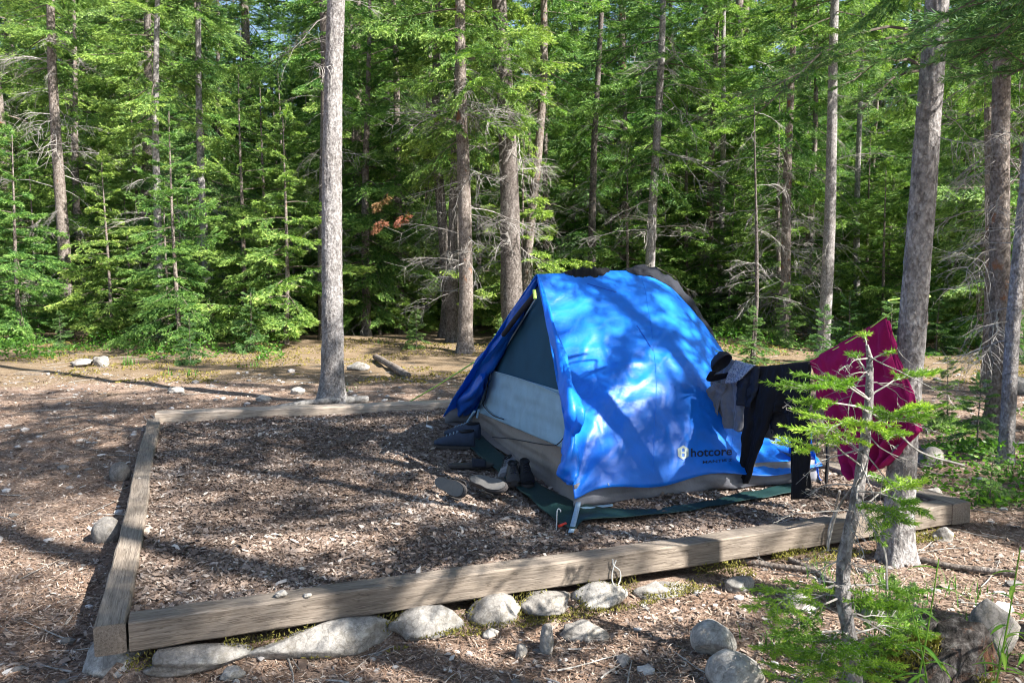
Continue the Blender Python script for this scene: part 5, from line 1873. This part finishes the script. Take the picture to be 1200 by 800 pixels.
# ---- overhanging branches, upper right, from the near fir whose trunk stands right of the frame
root = empty('near_fir', (3.2, 2.9, gz(3.2, 2.9)), 'near fir outside the right edge whose dark branches hang into the upper right corner', 'tree')
rb = np.array(root.location)
tm, P, rad = trunk_mesh(9, .11, (0, 0), .02, 1.5, 20, 412)
tm.build('trunk', M['bark_mid'], root, True)
lv = MB(); wd = MB()
for k, (z_, tip, n2) in enumerate([(2.55, (1150, 20, 2.75), 14), (2.35, (1140, 68, 2.9), 14), (2.7, (1175, 0, 2.5), 14), (2.3, (1165, 45, 2.6), 14), (2.05, (1180, 90, 2.95), 12), (2.8, (1180, -20, 2.4), 14)]):
    a_ = Vector((3.2, 2.9, z_ + .15))
    fine_tuft(lv, wd, a_, atd(*tip), 700 + k, n2, .26, needle=(.026, .0034), tint=.42, bare=.45, rad=.01, per=3)
for mbx, nm, mt in ((lv, 'crown', M['needles_blue']), (wd, 'branches', M['branch'])):
    mbx.pack(); mbx.v[0] = mbx.v[0] - rb.astype(np.float32); mbx.build(nm, mt, root)
# live limbs on the big clothesline trunk
bl = np.array(big.location)
lv = MB(); wd = MB()
q0 = atd(1085, 38, 4.5)
for k, tip in enumerate([(905, 102, 4.0), (960, 75, 4.2), (1000, 95, 3.9), (880, 140, 4.3), (1130, 95, 4.2), (1010, 130, 4.1)]):
    fine_tuft(lv, wd, q0 + Vector((0, 0, -.1 * (k % 3))), atd(*tip), 800 + k, 12, .26, needle=(.026, .0036), tint=.35, bare=.4, rad=.009, per=2)
for mbx, nm, mt in ((lv, 'lower_limb', M['needles_blue']), (wd, 'limb_wood', M['branch'])):
    mbx.pack(); mbx.v[0] = mbx.v[0] - bl.astype(np.float32); mbx.build(nm, mt, big)
# cord round the trunk
mb = MB(); c = atd(1067, 350, 4.52); pts = []
for k in range(17):
    a_ = k / 16 * 2 * PI; pts.append((c.x + .105 * math.cos(a_), c.y + .02 + .105 * math.sin(a_), c.z + .02 * math.cos(a_) + .004 * math.sin(3 * a_)))
tube(mb, pts, .0045, 6, cap=False)
tag(mb.build('trunk_cord', M['cord_green'], smooth=True), 'green cord tied round the big clothesline trunk', 'cord')

# ---- bottom right: mossy rotten stump with rock, herb with long leaves
p = atg(1112, 806)
stump = empty('rotten_stump', (p.x, p.y + .12, p.z), 'grey and rusty rotten stump at the bottom right behind the long leaved herbs', 'stump')
mb = MB(); V = []
nr, nc = 30, 48
for i in range(nr):
    t = i / (nr - 1)
    for j in range(nc):
        a_ = j / nc * 2 * PI
        c, s = math.cos(a_), math.sin(a_)
        rr = (.235 - .09 * t) * (1 + .25 * math.sin(a_ * 3 + 1) * (1 - t) + .25 * noise.noise(Vector((c * 1.6, s * 1.6, t * 1.5))) + .1 * noise.noise(Vector((c * 5, s * 5, t * 7))) + .09 * noise.noise(Vector((c * 14, s * 14, t * 2.5))))
        if t > .85: rr *= max(.05, (1 - (t - .85) / .16))
        hh = .19 * (1 + .3 * c) * min(t / .85, 1) + (.04 * noise.noise(Vector((c * 4, s * 4, t * 3)))) + .03 * noise.noise(Vector((c * 11, s * 11, t * 2)))
        V.append((c * rr * 1.15, s * rr * .8, -.04 + hh))
mb.add(V, [[i * nc + j, i * nc + (j + 1) % nc, (i + 1) * nc + (j + 1) % nc, (i + 1) * nc + j] for i in range(nr - 1) for j in range(nc)])
mb.add(V[-nc:], [list(range(nc))])
m, nt_, out_ = newmat('rotten_wood')
v = coords(nt_, 'Object', (1, 1, .6)); n1 = noise_n(nt_, v, 7, 6, .7, .5); n2_ = noise_n(nt_, v, 34, 5, .7)
c = ramp(nt_, n2_, [(.3, (.015, .013, .012)), (.5, (.06, .053, .05)), (.7, (.18, .17, .163))])
c = mixc(nt_, ramp(nt_, n1, [(.56, (0, 0, 0)), (.68, (.8, .8, .8))]), c, ramp(nt_, n2_, [(.35, (.05, .02, .012)), (.6, (.2, .09, .045)), (.75, (.36, .22, .13))]))
principled(nt_, out_, c, .95, bump_n(nt_, mixc(nt_, .4, n1, n2_), 1.0, .04), .1)
mb.build('stump_body', m, stump, True)
mb = MB(); r = np.random.default_rng(31)
n = 5000; a_ = r.random(n) * 6.3; q = r.random(n) ** .5
B = np.stack([np.cos(a_) * .27 * q - .05, np.sin(a_) * .2 * q - .06, .03 + .15 * (1 - q) + .0 * q], -1)
k = vnoise(B[:, 0] * 9, B[:, 1] * 9, 3) > .55; B = B[k]; n = len(B)
D = r.normal(size=(n, 3)); D[:, 2] = np.abs(D[:, 2]) + .4; D /= np.linalg.norm(D, axis=1)[:, None]
diamonds(mb, B, D, .03, .008, r.random(n), r); mb.build('moss', M['moss'], stump)
rock_px(1175, 770, 60, 60, 'grey pink boulder at the right edge beside the rotten stump', .4, .25, 91, 1.0)

herbs = [((1150, 815), (1196, 640), .40, 16, 'tall herb with long narrow leaves at the right edge of the picture'), ((1100, 800), (1062, 690), .28, 12, 'shorter herb with long narrow leaves left of the rotten stump'),
         ((1065, 810), (1100, 655), .3, 7, 'thin grassy herb stalk leaning right in front of the stump'), ((1200, 800), (1215, 690), .3, 12, 'herb cut by the right edge, beside the tall long leaved one')]
for k, ((x0, y0), (x1, y1), hh, nl_, lb) in enumerate(herbs):
    a_ = atd(x0, y0, 2.55 + .1 * k); a_.z = gz(a_.x, a_.y); b_ = atd(x1, y1, 2.6 + .1 * k)
    root = empty('herb_plant', tuple(a_), lb, 'plant')
    P_ = smooth_path([Vector((0, 0, 0)), (b_ - a_) * .5 + Vector((.01, 0, .02)), b_ - a_], 8)
    mb = MB(); tube(mb, P_, np.linspace(.004, .002, len(P_)), 6, att=.8); mb.build('stem', M['herb'], root, True)
    r = np.random.default_rng(40 + k)
    for q in range(nl_):
        t = .15 + .85 * (q + .5) / nl_; c0 = P_[int(t * (len(P_) - 1))]; az = q * 2.4 + r.random()
        Ll = .12 * (.7 + .6 * r.random()) * (1.15 - .5 * t); d = Vector((math.cos(az), math.sin(az), .25)); s_ = Vector((-math.sin(az), math.cos(az), 0))
        V = []; at_ = []
        for w_ in range(9):
            tt = w_ / 8; cc = c0 + d * Ll * tt + Vector((0, 0, -.5 * Ll * tt * tt)); wdt = .0075 * math.sin(PI * (tt * .9 + .08)) + .0003
            V += [tuple(cc - s_ * wdt + Vector((0, 0, .002))), tuple(cc), tuple(cc + s_ * wdt + Vector((0, 0, .002)))]; at_ += [.6, .9, .6]
        mb = MB(); mb.add(V, grid_faces(9, 3), at_); mb.build('leaf', M['herb'], root, True)

bpy.context.view_layer.update()
print('tris', sum(len(m.polygons) for m in bpy.data.meshes))
